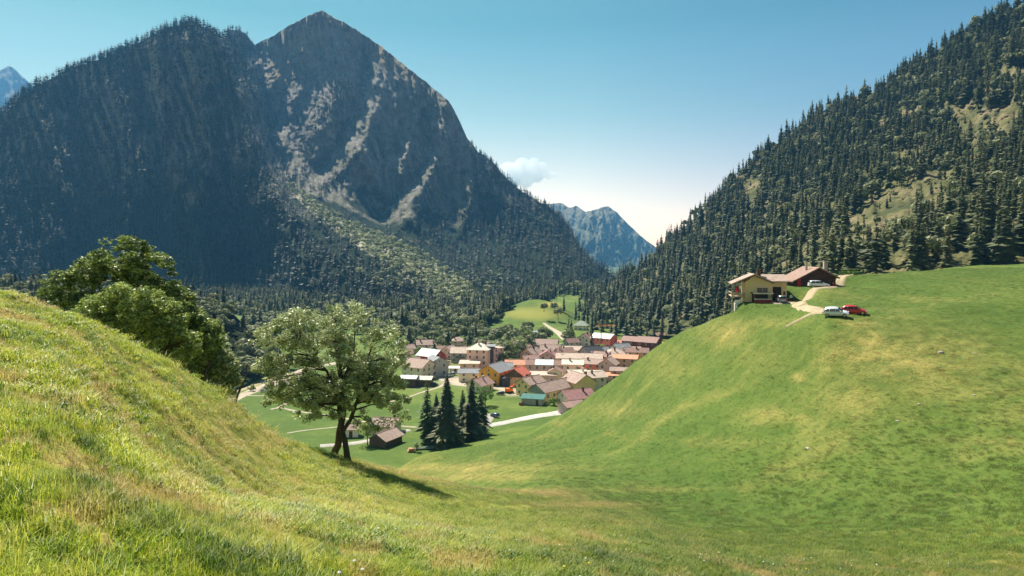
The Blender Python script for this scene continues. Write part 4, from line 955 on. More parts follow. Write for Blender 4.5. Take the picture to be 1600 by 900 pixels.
ribbon('road', vp([(742,668),(775,663),(800,658),(840,650),(880,644),(930,630)]), [5.5,5,5,6,8,8], gravel('concrete_road', (0.47, 0.44, 0.40), 0.5), MZ, 0.20)
ribbon('yard_drive', vp([(742,670),(757,656),(766,648)]), [8,7,6], M_ASPH, MZ, 0.28)
ribbon('village_street', vp([(640,575),(690,588),(725,600),(770,604),(800,612),(835,624)]), [6,14,12,6,7,5], M_GRAV, vzf, 0.12)
ribbon('village_street', vp([(800,580),(850,588),(870,606),(880,630)]), 5, M_ASPH, vzf, 0.18)
ribbon('river_road', vp([(850,512),(872,520),(884,530),(905,541),(940,546),(980,552)]), [3.5,7,8,6,7,7], gravel('pale_road_gravel', (0.40, 0.34, 0.27), 0.5), vzf, 0.12)  # own gravel tone, slightly paler than the other gravel
ribbon('village_street', vp([(905,541),(890,556),(900,566),(930,572),(960,578)]), 6, M_ASPH, vzf, 0.2)

# ------------------------------------------------------------------ houses
def tile_mat(c, key, metal=0.0, rough=0.85):
    t = NT('roof_'+key); p = t.coord('Object'); n = t.noise(p, 0.9, 5, 0.7); n2 = t.noise(p, 6.0, 3, 0.6, 0, (1, 0.3, 1))
    k = t.math('ADD', t.math('MULTIPLY', n, 0.55), t.math('MULTIPLY', n2, 0.45))
    w = t.n('TexWave', wave_type='BANDS', bands_direction='Y'); w.inputs['Scale'].default_value = 0.9; w.inputs['Distortion'].default_value = 1.0; t.l(p, w.inputs['Vector'])
    t.bsdf(t.ramp(k, [(0.32, tuple(x*0.5 for x in c)), (0.5, c), (0.68, tuple(min(1, x*1.35) for x in c))]), rough, 0.25, metal, normal=t.bump(t.math('ADD', w.outputs['Fac'], n2), 0.4, 0.08)); return t.m
ROOF = {k: tile_mat(c, k) for k, c in dict(pink=(0.36,0.255,0.215), rose=(0.33,0.205,0.18), pale=(0.52,0.40,0.33), cream=(0.66,0.60,0.50), grey=(0.24,0.245,0.26), slate=(0.085,0.09,0.10), brown=(0.25,0.15,0.125), red=(0.50,0.13,0.085),
        white=(0.72,0.72,0.68), teal=(0.06,0.16,0.145), green=(0.33,0.36,0.29), orange=(0.58,0.28,0.18), darkrose=(0.30,0.15,0.145), bluewhite=(0.55,0.63,0.66)).items()}
WALL = {k: paint(c, 0.9, 0.07, 0.35) for k, c in dict(cream=(0.78,0.66,0.50), pink=(0.80,0.52,0.43), white=(0.82,0.78,0.72), orange=(0.85,0.40,0.05), grey=(0.46,0.43,0.41), yellow=(0.80,0.62,0.28), salmon=(0.76,0.22,0.17),
        red=(0.50,0.085,0.07), brown=(0.13,0.075,0.05), darkred=(0.15,0.045,0.035), peach=(0.82,0.46,0.28), olive=(0.42,0.38,0.20), rosegrey=(0.58,0.42,0.40), darkgrey=(0.09,0.10,0.13), magenta=(0.58,0.04,0.09), greygreen=(0.30,0.32,0.27)).items()}
M_GLASS = paint((0.035, 0.04, 0.05), 0.15, 0.1, 1.0, 0.6); M_FRAME = paint((0.55, 0.50, 0.44), 0.7); M_WOODD = paint((0.10, 0.06, 0.04), 0.8); M_WOODR = paint((0.24, 0.07, 0.045), 0.8)
M_STONE = paint((0.42, 0.37, 0.31), 1.0, 0.2, 1.5); M_WHITE = paint((0.75, 0.73, 0.70), 0.7)
def win_mesh(parent, M, w=1.0, h=1.25, shutter=None, name='window'):
    """frame and sill outside the wall, with its pane set in as a child; M maps (across, out, up) to the house"""
    f = MB(); a = 0.10
    f.box(-w/2-a, w/2+a, 0, .07, -a, 0, M=M); f.box(-w/2-a, w/2+a, 0, .06, h, h+a, M=M); f.box(-w/2-a, -w/2, 0, .06, 0, h, M=M); f.box(w/2, w/2+a, 0, .06, 0, h, M=M)
    f.box(-.03, .03, 0.021, .05, 0, h, M=M)
    if shutter:
        f.box(-w/2-a-.5, -w/2-a-.02, 0.002, .06, 0, h, 1, M=M); f.box(w/2+a+.02, w/2+a+.5, 0.002, .06, 0, h, 1, M=M)
    o = f.build(name, [M_FRAME]+([shutter] if shutter else []), parent)
    g = MB(); g.box(-w/2, w/2, -.02, .02, 0, h, M=M); g.build('pane', [M_GLASS], o); return o
def side_matrix(side, w, l):
    """(across, out, up) frame of each wall: S faces the local -y side, W the -x gable, N and E opposite"""
    if side == 'S': return Matrix(((1,0,0,0),(0,-1,0,-w/2),(0,0,1,0),(0,0,0,1)))
    if side == 'N': return Matrix(((-1,0,0,0),(0,1,0,w/2),(0,0,1,0),(0,0,0,1)))
    if side == 'W': return Matrix(((0,-1,0,-l/2),(-1,0,0,0),(0,0,1,0),(0,0,0,1)))
    if side == 'E': return Matrix(((0,1,0,l/2),(1,0,0,0),(0,0,1,0),(0,0,0,1)))
def house(label, px, py, l, w, h, rise, rot, wall, roof, kind='gable', wins='SW', door='S', chim=1, over=0.7, gable=None, cat='house', name='house', shutter=None, gx=0.0, base=None, storeys=None, extra=None, gwin=True):
    """l ridge length (local x), w width, h eaves height, rise of the ridge"""
    q = base if base is not None else PV(px, py)
    root = empty(name, (q[0], q[1], q[2]), math.radians(rot), label, cat)
    hr = h+rise; b = MB()
    if kind == 'gable':
        b.poly_prism([(-w/2, -1.0), (w/2, -1.0), (w/2, h), (gx*w, hr), (-w/2, h)], 'x', -l/2, l/2)
    else: b.box(-l/2, l/2, -w/2, w/2, -1.0, h)
    b.build('wall', [WALL[wall]], root)
    r = MB(); th = 0.22
    if kind == 'gable':
        for s in (-1, 1):
            run = w/2-s*gx*w if s > 0 else w/2+gx*w
            sl = rise/run; oy = over
            y0, z0 = s*(w/2+oy), h-oy*sl; y1, z1 = gx*w, hr
            r.poly_prism([(y0, z0+.03), (y1, z1+.03), (y1, z1+th), (y0, z0+th)], 'x', -l/2-over, l/2+over)
    elif kind == 'hip':
        o_ = over; k = min(w/2+o_, l/2+o_)*0.98; rl = l/2+o_-k; e = h-o_*rise/(w/2)
        v = [(-l/2-o_, -w/2-o_, e), (l/2+o_, -w/2-o_, e), (l/2+o_, w/2+o_, e), (-l/2-o_, w/2+o_, e), (-rl, 0, hr), (rl, 0, hr)]
        v2 = [(a, c, z-.16) for a, c, z in v[:4]]
        r.add(v+v2, [(0,1,5,4), (1,2,5), (2,3,4,5), (3,0,4), (9,8,7,6), (0,6,7,1), (1,7,8,2), (2,8,9,3), (3,9,6,0)])
    elif kind == 'shed':
        r.poly_prism([(-w/2-over, h+.02), (w/2+over, h+rise+.02), (w/2+over, h+rise+th), (-w/2-over, h+th)], 'x', -l/2-over, l/2+over)
    rf = r.build('roof', [ROOF[roof]], root)
    if kind == 'gable':      # ridge capping and boarded verges
        c_ = MB(); c_.box(-l/2-over, l/2+over, gx*w-.16, gx*w+.16, hr+th-.06, hr+th+.05); c_.build('ridge_cap', [ROOF['brown' if roof in ('pink','rose','darkrose') else roof]], rf)
    rng = random.Random(int(px*7+py*13))
    for c in range(chim):
        cx = (rng.uniform(-.35, .35))*l; cyy = gx*w+rng.choice((-1, 1))*w*0.15
        cm = MB(); zz = hr-rise*0.3-.3; cm.box(cx-.35, cx+.35, cyy-.35, cyy+.35, zz, hr+0.9); cm.box(cx-.45, cx+.45, cyy-.45, cyy+.45, hr+0.9, hr+1.02)
        cm.build('chimney', [WALL['rosegrey' if c % 2 else 'brown']], rf)
    if gable:                # boarded triangle of the gables
        g = MB()
        for s in (-1, 1):
            g.poly_prism([(-w/2+.05, h-1.0), (w/2-.05, h-1.0), (w/2-.05, h), (gx*w, hr-.05), (-w/2+.05, h)], 'x', s*(l/2+.02), s*(l/2+.10))
        g.build('gable_boards', [WALL[gable]], root)
    ns = storeys or max(1, int(round(h/2.9))); fh = h/ns
    for side in wins:
        L_ = l if side in 'SN' else w; M = side_matrix(side, w, l); n = max(1, int(L_/3.4))
        if n > 5: n = 5
        for fl in range(ns):
            for i in range(n):
                u = (i+0.5)/n*L_-L_/2
                if fl == 0 and side == door and i == n//2: continue
                win_mesh(root, M @ Matrix.Translation((u, 0, fl*fh+fh*0.34)), 0.95, min(1.3, fh*0.45), shutter)
        if side in 'WE' and kind == 'gable' and rise > 2.0 and gwin:
            win_mesh(root, M @ Matrix.Translation((gx*w, 0.1 if gable else 0, h+0.15)), 0.8, 0.8)
    if door:
        M = side_matrix(door, w, l); L_ = l if door in 'SN' else w; n = min(5, max(1, int(L_/3.4))); u = (n//2+0.5)/n*L_-L_/2
        d = MB(); d.box(u-.55, u+.55, 0, .07, -0.2, 2.1, M=M); dd = d.build('door', [M_WOODD], root)
        k_ = MB(); k_.box(u+.38, u+.46, .07, .12, 0.95, 1.05, M=M); k_.build('handle', [M_STONE], dd)
    if extra: extra(root, l, w, h, rise)
    return root
def balcony(side='S', z=2.8, n=4.0, dep=1.2, mat=None, off=0.0):
    def f(root, l, w, h, rise):
        M = side_matrix(side, w, l); b = MB(); b.box(off-n/2, off+n/2, 0, dep, z-.15, z, M=M)
        for s in (z+.45, z+.95): b.box(off-n/2, off+n/2, dep-.06, dep, s-.12, s, M=M)
        k = int(n/0.5)
        for i in range(k+1): b.box(off-n/2+i*n/k-.03, off-n/2+i*n/k+.03, dep-.08, dep-.02, z, z+.9, M=M)
        b.build('balcony', [mat or M_WOODD], root)
    return f
H = house
# far rows, left to right
H('small cream house with pinkish hipped roof alone below the belt of trees', 716, 543, 8.6, 7.5, 5.0, 2.0, 8, 'cream', 'pink', 'hip')
H('long pink grey house with pink roof behind the white roofed red barn', 666, 550, 11.5, 8, 5.2, 2.4, 10, 'rosegrey', 'pink', chim=2)
H('low pink roofed cottage at the far left row, nearest the yellow grass', 642, 552, 8, 7, 3.4, 2.2, 30, 'pink', 'pink')
H('pale roofed shed left of the long pink grey house', 630, 544, 7, 6, 3, 1.6, 0, 'grey', 'white', chim=0)
H('bright magenta red barn with big white roof', 674, 566, 13.5, 9.5, 4.2, 3.2, -38, 'magenta', 'white', wins='SE', chim=0, cat='barn', gable='red')
H('small pink gabled house between the red barn and the balcony house', 702, 559, 9, 8, 4.4, 2.6, 70, 'pink', 'pink')
H('grey walled house with pale pink roof and front balcony on the green', 722, 565, 11.0, 9, 5.6, 2.6, -8, 'grey', 'pale', chim=1, extra=balcony('S', 2.9, 5.5))
H('tall pink tower like house of four storeys with cream hipped roof', 749, 578, 11, 10, 11.6, 2.8, -12, 'pink', 'cream', 'hip', wins='SW', storeys=4, shutter=None, chim=2)
H('slim pink annexe with dark shaded side behind the tall pink house', 771, 575, 7.5, 8, 11.2, 0.6, -40, 'rosegrey', 'pale', 'hip', wins='SE', storeys=4, chim=0)
H('narrow stair tower joined to the tall pink house, its shade painted dark grey', 767, 577, 3.4, 3.6, 12.2, 0.5, -12, 'darkgrey', 'grey', 'shed', wins='', door=None, chim=0, cat='tower', name='stair_tower')  # dark grey wall colour stands in for the tall house's shaded side
H('small brown walled hut with pink roof left of the big cream house', 646, 571, 6, 5, 3, 1.6, 10, 'brown', 'pink', chim=0)
H('big cream house with wide pink roof at the left end of the village', 655, 589, 12.5, 11.5, 5.8, 3.2, -32, 'cream', 'pink', wins='SE', chim=1)
H('grey white house joined behind the big cream house, shade of its front painted grey', 681, 586, 9, 10, 7.0, 2.4, -60, 'grey', 'grey', wins='SE', chim=1)  # grey wall colour carries the shade on this end of the cream house
H('brown timber shed with white roof at the left end of the village', 640, 603, 6.8, 5.5, 3.9, 0.9, -8, 'brown', 'white', 'gable', chim=0, wins='S', cat='shed', name='shed')
H('dark brown timber shed with cream roof right of the white roofed shed', 664, 602, 6.5, 5.5, 3.2, 1.0, -8, 'brown', 'cream', 'gable', chim=0, wins='S', cat='shed', name='shed')
H('long low cream building with grey metal roof beside the orange house', 734, 595, 9.6, 7.5, 4.4, 1.3, -4, 'cream', 'grey', wins='SW', chim=0)
H('long flat pale pink roofed wing behind the grey metal roof', 734, 583, 9.5, 6, 5.2, 0.8, -2, 'pink', 'pale', 'shed', chim=0)
H('bright orange house with grey roof, its gable turned to the fields', 774, 598, 12.5, 10.4, 6.2, 3.0, 62, 'orange', 'grey', wins='SW', chim=1)
H('low house with mauve pink roof in front of the orange house', 750, 610, 9.5, 8, 3.2, 2.4, 58, 'cream', 'rose', wins='SW', chim=2)
H('barn with vivid red roof and brown boarded gable right of the orange house', 809, 601, 9.5, 8.6, 5.2, 2.8, 70, 'peach', 'red', wins='', gable='brown', chim=0, cat='barn')
H('dark open garage with black door between the orange house and red barn', 791, 602, 3.6, 5, 3.6, 0.6, 0, 'darkgrey', 'slate', 'shed', wins='', chim=0, cat='garage', name='garage')
H('yellow house with pink roof and shaded olive gable beside the excavator', 829, 616, 10.5, 7.6, 5.4, 2.3, 48, 'yellow', 'pink', wins='SW', chim=2)
H('low grey shed with teal green roof at the front edge of the village', 833, 631, 8.5, 4.6, 2.4, 0.9, -14, 'grey', 'teal', 'shed', chim=0, wins='', cat='shed', name='shed')
H('long low hall with pink roof and grey green front gable', 862, 620, 20, 9, 4.0, 2.8, 48, 'yellow', 'pink', wins='S', gable='greygreen', chim=0, cat='hall', name='hall')
H('pale yellow house with dark trimmed pink gable roof in the front row', 904, 615, 11, 10, 6.0, 3.0, 118, 'yellow', 'pink', wins='ES', chim=2, door='E')
H('cream yellow house with pale roof joined right of the dark trimmed gable', 929, 608, 8, 7.5, 6.0, 1.8, 20, 'cream', 'pale', wins='SW', chim=1)
H('house with broad dark pink roof and roof light, half behind the grassy mound', 900, 634, 12, 10, 4.0, 2.6, 22, 'cream', 'darkrose', wins='SW', chim=1)
H('lowest house of the front row, only its small pale pink roof above the mound', 893, 646, 8, 6.5, 3.4, 1.4, 30, 'rosegrey', 'rose', wins='', chim=0)
H('large hall whose roof has brown, white and brown stripes', 851, 588, 17.5, 8, 6.4, 1.7, -6, 'rosegrey', 'brown', wins='SE', chim=0, cat='hall', name='hall', storeys=2,
  extra=lambda root, l, w, h, rise: MB().poly_prism([(-w/2-.72, h-.72*rise/(w/2)+.26), (-.02, h+rise+.27), (-.02, h+rise+.33), (-w/2-.72, h-.72*rise/(w/2)+.32)], 'x', -4.6, 4.6).build('white_roof_strip', [ROOF['bluewhite']], root))
H('long low wing with pale roof in front of the striped hall', 843, 599, 15.5, 5.0, 4.2, 0.8, -6, 'rosegrey', 'pale', 'shed', wins='S', chim=0, cat='hall', name='hall')
H('cube like pinkish cream house with pale cream roof', 895, 590, 9.5, 7.5, 7.2, 1.6, -6, 'pink', 'cream', wins='SE', chim=1)
H('salmon red house with pink roof and orange right wall', 926, 583, 10.5, 8, 5.4, 1.8, -22, 'salmon', 'pink', wins='SE', chim=1)
H('grey pink house with pointed front gable beside the salmon red house', 951, 586, 9, 8.5, 6.0, 2.8, 68, 'rosegrey', 'pink', wins='WS', chim=1)
H('peach orange house touching the edge of the grassy mound', 978, 582, 12, 9, 7.8, 1.4, -20, 'peach', 'orange', wins='S', chim=0)
H('small orange pink porch roof below the pointed front gable', 953, 594, 7.6, 4, 2.4, 0.8, 0, 'pink', 'orange', 'shed', wins='', chim=0, cat='shed', name='shed')
H('small house with mossy yellow roof behind the front yellow gable', 927, 596, 8, 6.5, 4.0, 1.2, 0, 'yellow', 'cream', wins='S', chim=1)
H('cream roofed house squeezed behind the long pink hall roof', 901, 599, 8, 6.5, 4.6, 1.8, 10, 'cream', 'cream', wins='S', chim=2)
H('large pale pink roofed house with hipped corners in the middle right of the village', 960, 570, 14, 11, 6.0, 3.0, 18, 'pink', 'pale', 'hip', chim=2)
H('house with steep black slate roof behind the salmon red house', 924, 562, 11, 9, 4.4, 3.6, 30, 'rosegrey', 'slate', chim=0)
H('house with mid grey slate roof left of the dark red barns', 971, 556, 9, 8.5, 4.6, 2.8, 20, 'cream', 'grey', wins='SE', chim=1)
H('orange walled house with weathered grey brown roof at the mound edge', 996, 563, 12, 8, 5.2, 2.0, -12, 'peach', 'brown', wins='S', chim=1)
H('red house with white roof and two rows of pale windows by the crane', 944, 542, 14, 10, 6.4, 2.4, -38, 'salmon', 'white', wins='SE', chim=0)
H('cream gabled house left of the white roofed red house', 915, 540, 9, 9, 5.2, 3.2, 64, 'cream', 'brown', wins='SW', chim=1)
H('dark red timber barn with rose brown roof, left of its twin', 990, 545, 12.5, 9.5, 5.6, 2.4, -30, 'darkred', 'rose', wins='SE', chim=0, cat='barn')
H('dark red timber barn with rose brown roof, right of its twin, at the mound', 1014, 549, 13, 10, 6.4, 2.8, -34, 'darkred', 'rose', wins='SE', chim=0, cat='barn')
H('cream base building under the two dark red barns', 985, 551, 12, 4, 2.8, 0.4, -10, 'cream', 'pale', 'shed', wins='S', chim=0)
H('small red brown hay barn alone at the forest edge above the mound', 1030, 529, 7.6, 5.5, 2.8, 1.4, -12, 'darkred', 'brown', wins='', chim=0, cat='barn')
H('small red roofed shed between the red house and the dark barns', 969, 541, 6.5, 5, 2.6, 1.6, -20, 'red', 'orange', chim=0, wins='', cat='shed', name='shed')
H('pale green hip roofed villa among the trees at the far end', 908, 516, 10.5, 8, 4.6, 3.2, -15, 'cream', 'green', 'hip', chim=1)
H('grey walled long house with broad pink roof at the back of the village', 853, 548, 14.5, 10, 4.4, 3.0, -10, 'grey', 'pink', wins='S', chim=0)
H('brick pink gabled house at the left rear of the dense village', 830, 566, 9.5, 9, 5.2, 3.0, 55, 'pink', 'pink', wins='SW', chim=2)
H('house with worn pink roof behind the red brown gable', 860, 557, 11, 8, 4.4, 2.4, -8, 'pink', 'pink', wins='S', chim=1)
H('red brown gabled house in the middle of the dense village', 856, 568, 9.5, 9, 4.8, 2.6, 82, 'rosegrey', 'darkrose', wins='W', chim=2)
H('low light pink roofed house in front of the slate roofed one', 896, 556, 12, 7.5, 4.0, 1.8, -8, 'cream', 'pale', wins='S', chim=0)
H('very long pale pink roofed row in the centre of the village', 905, 573, 24, 8.5, 5.2, 2.0, -7, 'pink', 'pale', wins='S', chim=2)
H('small white chalet with blue grey shade at the foot of the yellow meadow', 836, 531, 6.5, 6, 4.2, 2.2, 55, 'white', 'white', wins='SW', chim=0, cat='chalet', name='chalet')
H('orange pink roofed row behind the orange house and the red barn', 812, 582, 14, 7, 4.6, 1.8, -6, 'peach', 'orange', wins='S', chim=1)
H('grey pink house with tall plain gable between the dark trees', 801, 556, 9, 7.5, 5.6, 3.4, 75, 'rosegrey', 'pink', wins='W', chim=0)
H('pink roofed cottage above the tall pink house, below the trees', 764, 548, 9, 7, 3.6, 2.2, 0, 'pink', 'pink', wins='S', chim=0)
H('small pink roof house far left behind the trees with white gable', 634, 560, 7, 6, 3.4, 2.0, 15, 'white', 'rose', wins='S', chim=0)
H('low pale shed with flat roof left of the round green tree', 712, 582, 6, 4, 2.4, 0.3, 0, 'white', 'white', 'shed', wins='', chim=0, cat='shed', name='shed')
# the gaps in the dense core
H('narrow cream house with brown roof left of the cube like cream house', 868, 598, 6, 6, 5.5, 1.6, 80, 'cream', 'brown', wins='W', chim=1)
H('small peach house wedged between the striped hall and the brick pink gable', 828, 575, 7.5, 6.5, 5.0, 1.8, 20, 'peach', 'rose', wins='SW', chim=1)
H('little white house with grey roof right of the steep black slate roof', 947, 560, 7, 6, 4.8, 1.8, 40, 'white', 'grey', wins='SW', chim=1)
H('cream house with rose roof between the salmon red house and the black slate roof', 941, 571, 8, 7, 5.6, 2.0, -30, 'cream', 'rose', wins='SE', chim=1)
H('grey pink house with worn brown roof above the long pale row', 882, 564, 9, 7, 5.4, 2.0, 15, 'rosegrey', 'brown', wins='S', chim=2)
H('small pink cottage with brown roof left of the broad pink roofed long house', 820, 553, 7, 6, 3.8, 2.0, 40, 'pink', 'brown', wins='SW', chim=1)
H('cream cottage with rose roof behind the balcony house on the green', 731, 556, 8, 6.5, 3.8, 2.0, 5, 'cream', 'rose', wins='S', chim=1)
H('white walled cottage with brown roof between the pink grey house and the pink gable', 689, 554, 7, 6, 3.4, 2.0, -20, 'white', 'brown', wins='SE', chim=0)
H('tiny brown garden hut on the green right of the magenta barn', 697, 573, 3, 2.6, 2.0, .9, 20, 'brown', 'brown', wins='', chim=0, cat='hut', name='hut')
H('peach coloured house with pink roof under the orange roofed one at the mound', 968, 592, 8, 6, 4.5, 1.2, -15, 'peach', 'pink', wins='S', chim=0)
H('pale house with low grey roof behind the long flat pink wing', 789, 588, 7, 6, 5.4, 1.4, 0, 'white', 'grey', wins='S', chim=1)
H('old stone house with brown roof left of the red house by the crane', 893, 545, 8, 7, 4.6, 2.2, 25, 'grey', 'brown', wins='SW', chim=1)
# nearer buildings round the conifers
def near_base(px, py):
    d = 60*F/(py-HZ)
    for _ in range(25):
        x = (px-800)/F*d; z = max(gz(x, d), -60.0); d = 0.5*d+0.5*(-z*F/(py-HZ))
    return ((px-800)/F*d, d, z)
H('dark brown shed with worn pink roof at the foot of the slope', 603, 694, 8.6, 6.4, 2.3, 1.7, 63, 'brown', 'pink', wins='', door='W', chim=0, cat='shed', name='shed', base=near_base(603, 693))
H('little white house with pink roof beside the big tree trunks', 550, 682, 4.6, 4.2, 2.8, 1.2, 8, 'white', 'pink', wins='S', chim=0, base=near_base(549, 681))
H('pink roofed house partly behind the small round tree', 604, 677, 8, 7, 2.8, 2.0, -10, 'cream', 'pink', wins='S', chim=1, base=near_base(604, 675))
H('cream house with rose roof hidden behind the conifer group', 706, 683, 11.5, 8, 3.4, 2.4, 12, 'cream', 'rose', wins='SE', chim=1, base=near_base(706, 682))
# ------------------------------------------------------------------ tracks on the mound
def mp(lst): 
    """where the photo's (column, distance) pairs lie"""
    return [((a-800)/F*d, d) for a, d in lst]
MG = lambda x, y: ground_z(x, y)
def hit(px, py, far=True):
    """the place on the meadow sheet that the photo shows at (column, row)"""
    col = int(np.argmin(np.abs(GPX-px))); prof = PYg[:, col]; ks = [k for k in range(20, len(prof)-1) if (prof[k]-py)*(prof[k+1]-py) <= 0 and RD[k, col] < GD[col, 9]+12]
    k = ks[0] if ks else int(np.argmin(np.abs(prof[20:]-py)))+20
    return ((px-800)/F*RD[k, col], RD[k, col])
ribbon('gravel_track', mp([(1350,190),(1330,174),(1306,155),(1285,145.5),(1266,142.5),(1253,138.5),(1248,132),(1256,125),(1272,118.5),(1290,113.5),(1304,111)]), [1.8,2.2,2.6,2.9,2.9,3.0,3.0,2.9,2.9,2.8,2.6], M_DUST, MG, 0.22)
ribbon('gravel_track', mp([(1222,141),(1236,138.5),(1246,134),(1254,128)]), [3.0,2.6,2.0,1.6], M_DUST, MG, 0.27)
ribbon('gravel_track', mp([(1228,117.5),(1250,116),(1275,114),(1296,111.5)]), [0.3,0.5,0.9,1.6], M_DUST, MG, 0.25)
ribbon('forecourt', mp([(1204,137.5),(1220,138),(1236,142)]), [3,4.5,4], M_GRAV, MG, 0.2)

# ------------------------------------------------------------------ the yellow house
def frame_at(px, d, rz, name, label, cat, dz=0.0, z=None):
    x = (px-800)/F*d; zz = gz(x, d) if z is None else z
    return empty(name, (x, d, zz+dz), math.radians(rz), label, cat)
M_YEL = paint((0.62, 0.50, 0.27), 0.9, 0.05, 0.3); M_ROOFP = tile_mat((0.34, 0.25, 0.205), 'weathered'); M_DARK = paint((0.025, 0.02, 0.02), 0.6); M_REDW = paint((0.20, 0.045, 0.03), 0.8)
M_RED = paint((0.55, 0.03, 0.03), 0.6); M_WHT = paint((0.8, 0.78, 0.74), 0.7); M_BARNW = paint((0.070, 0.038, 0.028), 0.85, 0.2, 1.0)
yh = frame_at(1186, 142, -13, 'yellow_house', 'yellow house with pinkish low gable roof standing at the left edge of the mound', 'house', z=-9.75)
# local metres: x right, y away, z up; one photo pixel here is 0.133 m
s = 142/F
b = MB(); xl, xr = -23*s+.3, 20*s; ez, rz_ = 4.55, 5.75
b.poly_prism([(xl, -4.0), (xr, -4.0), (xr, ez-.4), (-7*s, rz_), (xl, ez-.3)], 'y', 0, 7.5)
b.poly_prism([(xr-.02, -1.0), (42*s, -1.0), (42*s, 4.3), (xr-.02, 4.3)], 'y', 1.2, 8.8)
wl = b.build('wall', [M_YEL], yh)
r = MB()
r.poly_prism([(-41*s, ez-.75), (-7*s, rz_+.08), (-7*s, rz_+.30), (-41*s, ez-.52)], 'y', -.9, 8.2)
r.poly_prism([(21*s, ez-.35), (-7*s, rz_+.08), (-7*s, rz_+.30), (21*s, ez-.12)], 'y', -.9, 8.2)
rf = r.build('roof', [M_ROOFP], yh)
r = MB(); r.poly_prism([(0.3, 4.30), (5.0, 5.62), (5.0, 5.84), (0.3, 4.52)], 'x', 4*s, 43*s); r.poly_prism([(9.6, 4.3), (5.0, 5.62), (5.0, 5.84), (9.6, 4.52)], 'x', 4*s, 43*s); r.build('wing_roof', [M_ROOFP], yh)
c = MB(); c.box(.0, .75, 3.2, 3.95, 4.9, 6.8); c.box(-.1, .85, 3.1, 4.05, 6.8, 6.95); c.build('chimney', [M_WOODD], rf)
v = MB(); v.poly_prism([(-41*s, ez-.95), (-7*s, rz_-.12), (-7*s, rz_+.06), (-41*s, ez-.77)], 'y', -.95, -.80); v.poly_prism([(21*s, ez-.55), (-7*s, rz_-.12), (-7*s, rz_+.06), (21*s, ez-.37)], 'y', -.95, -.80); v.build('verge_board', [M_WOODD], rf)
I4 = Matrix.Identity(4)
def Mf(x, y, z): return Matrix(((1,0,0,x),(0,-1,0,y),(0,0,1,z),(0,0,0,1)))
win_mesh(yh, Mf(5*s, 0, 2.0), 2.1, 1.15)
win_mesh(yh, Mf(-18*s, 0, -1.9), 0.7, 0.9)
g = MB(); g.box(21.5*s, 34*s, 1.13, 1.19, 0.4, 3.3); gd = g.build('garage_door', [M_DARK], yh)
g = MB(); g.box(27.4*s, 28.1*s, 1.08, 1.13, 0.4, 3.3); g.box(21.5*s, 34*s, 1.09, 1.13, 1.8, 1.88); g.build('garage_frame', [M_WOODD], gd)
d = MB(); d.box(37*s, 40*s, 1.13, 1.2, 0.4, 2.4); d.build('door', [M_WOODD], yh)
# balcony on the left with post, rail and parasol; the white stair below
b = MB(); b.box(-41*s, xl, 0.0, 7.5, 1.15, 1.35); b.box(-41*s, -41*s+.1, 0, 7.5, 1.95, 2.1); b.box(-41*s, xl, -.02, .08, 1.95, 2.1); b.box(-41*s, xl, -.02, .08, 1.45, 1.85)
for i in range(5): b.box(-41*s+i*.55, -41*s+i*.55+.08, -.03, .05, 1.3, 2.1)
b.box(-41*s+.05, -41*s+.2, .0, .15, -4, 4.0); b.box(-24.5*s, -23.6*s, -.25, -.1, -4, 4.1); b.build('balcony', [paint((0.45, 0.33, 0.24), 0.8)], yh)
b = MB()
for i in range(7): b.box(-37*s+i*.22, -37*s+(i+1)*.22, -.9, .6, -4.0, -1.0-i*.26+.8)
b.box(-36*s, -24.6*s, .6, .8, -4, 0.5); b.build('stair', [M_WHT], yh)
# porch in front: dark canopy over a boarded red brown parapet with white posts
pz = frame_at(1191, 139.0, -8, 'porch', 'dark canopy over a red brown boarded terrace wall before the yellow house', 'porch', z=-9.75)
s2 = 139/F
b = MB(); b.box(-14*s2, 15*s2, -.6, 2.2, 2.05, 2.25); b.build('canopy', [M_DARK], pz)
b = MB(); b.box(-14*s2, 16*s2, -.66, -.6, 2.02, 2.3); b.build('canopy_edge', [paint((0.55, 0.50, 0.46), 0.6)], pz)
b = MB(); b.box(-12*s2, 13*s2, -.6, -.45, -1.0, 0.95); b.build('parapet', [M_REDW], pz)
b = MB(); b.box(-12.2*s2, 13.4*s2, -.66, -.4, .95, 1.05); b.build('parapet_cap', [M_WHT], pz)
for x_ in (-13*s2, 13.2*s2): MB().box(x_, x_+.14, -.62, -.48, -1.2, 2.03).build('post', [M_WOODD], pz)
b = MB(); b.box(-12*s2, 12*s2, 2.1, 2.2, -.3, 2.0); b.build('back_wall', [M_DARK], pz)
par = frame_at(1152, 144, 0, 'parasol', 'closed red parasol on the balcony of the yellow house', 'parasol', z=-8.4)
MB().tube([(0, 0, 0), (0, 0, 2.3)], [.03, .03], 6).build('pole', [M_WHT], par)
MB().tube([(0, 0, .75), (0, 0, 1.0), (0, 0, 1.5), (0, 0, 2.2)], [.1, .42, .38, .04], 9).build('canopy', [M_RED], par, smooth=True)
# the brown barn behind, with its broad gable in shade
_hb = ((1272-800)/F*149, 149); bn = frame_at(1272, _hb[1]+6.0, -8, 'barn', 'long dark brown barn with pinkish roof behind the silver estate car', 'barn', z=gz(_hb[0], _hb[1])-.15); sb = (_hb[1]+6.0)/F
b = MB(); L0, R0_ = -26*sb, 32*sb
b.poly_prism([(L0, -1.5), (R0_, -1.5), (R0_, 2.2), (6*sb, 4.3), (L0, 1.6)], 'y', 0, 12); b.build('wall', [M_BARNW], bn)
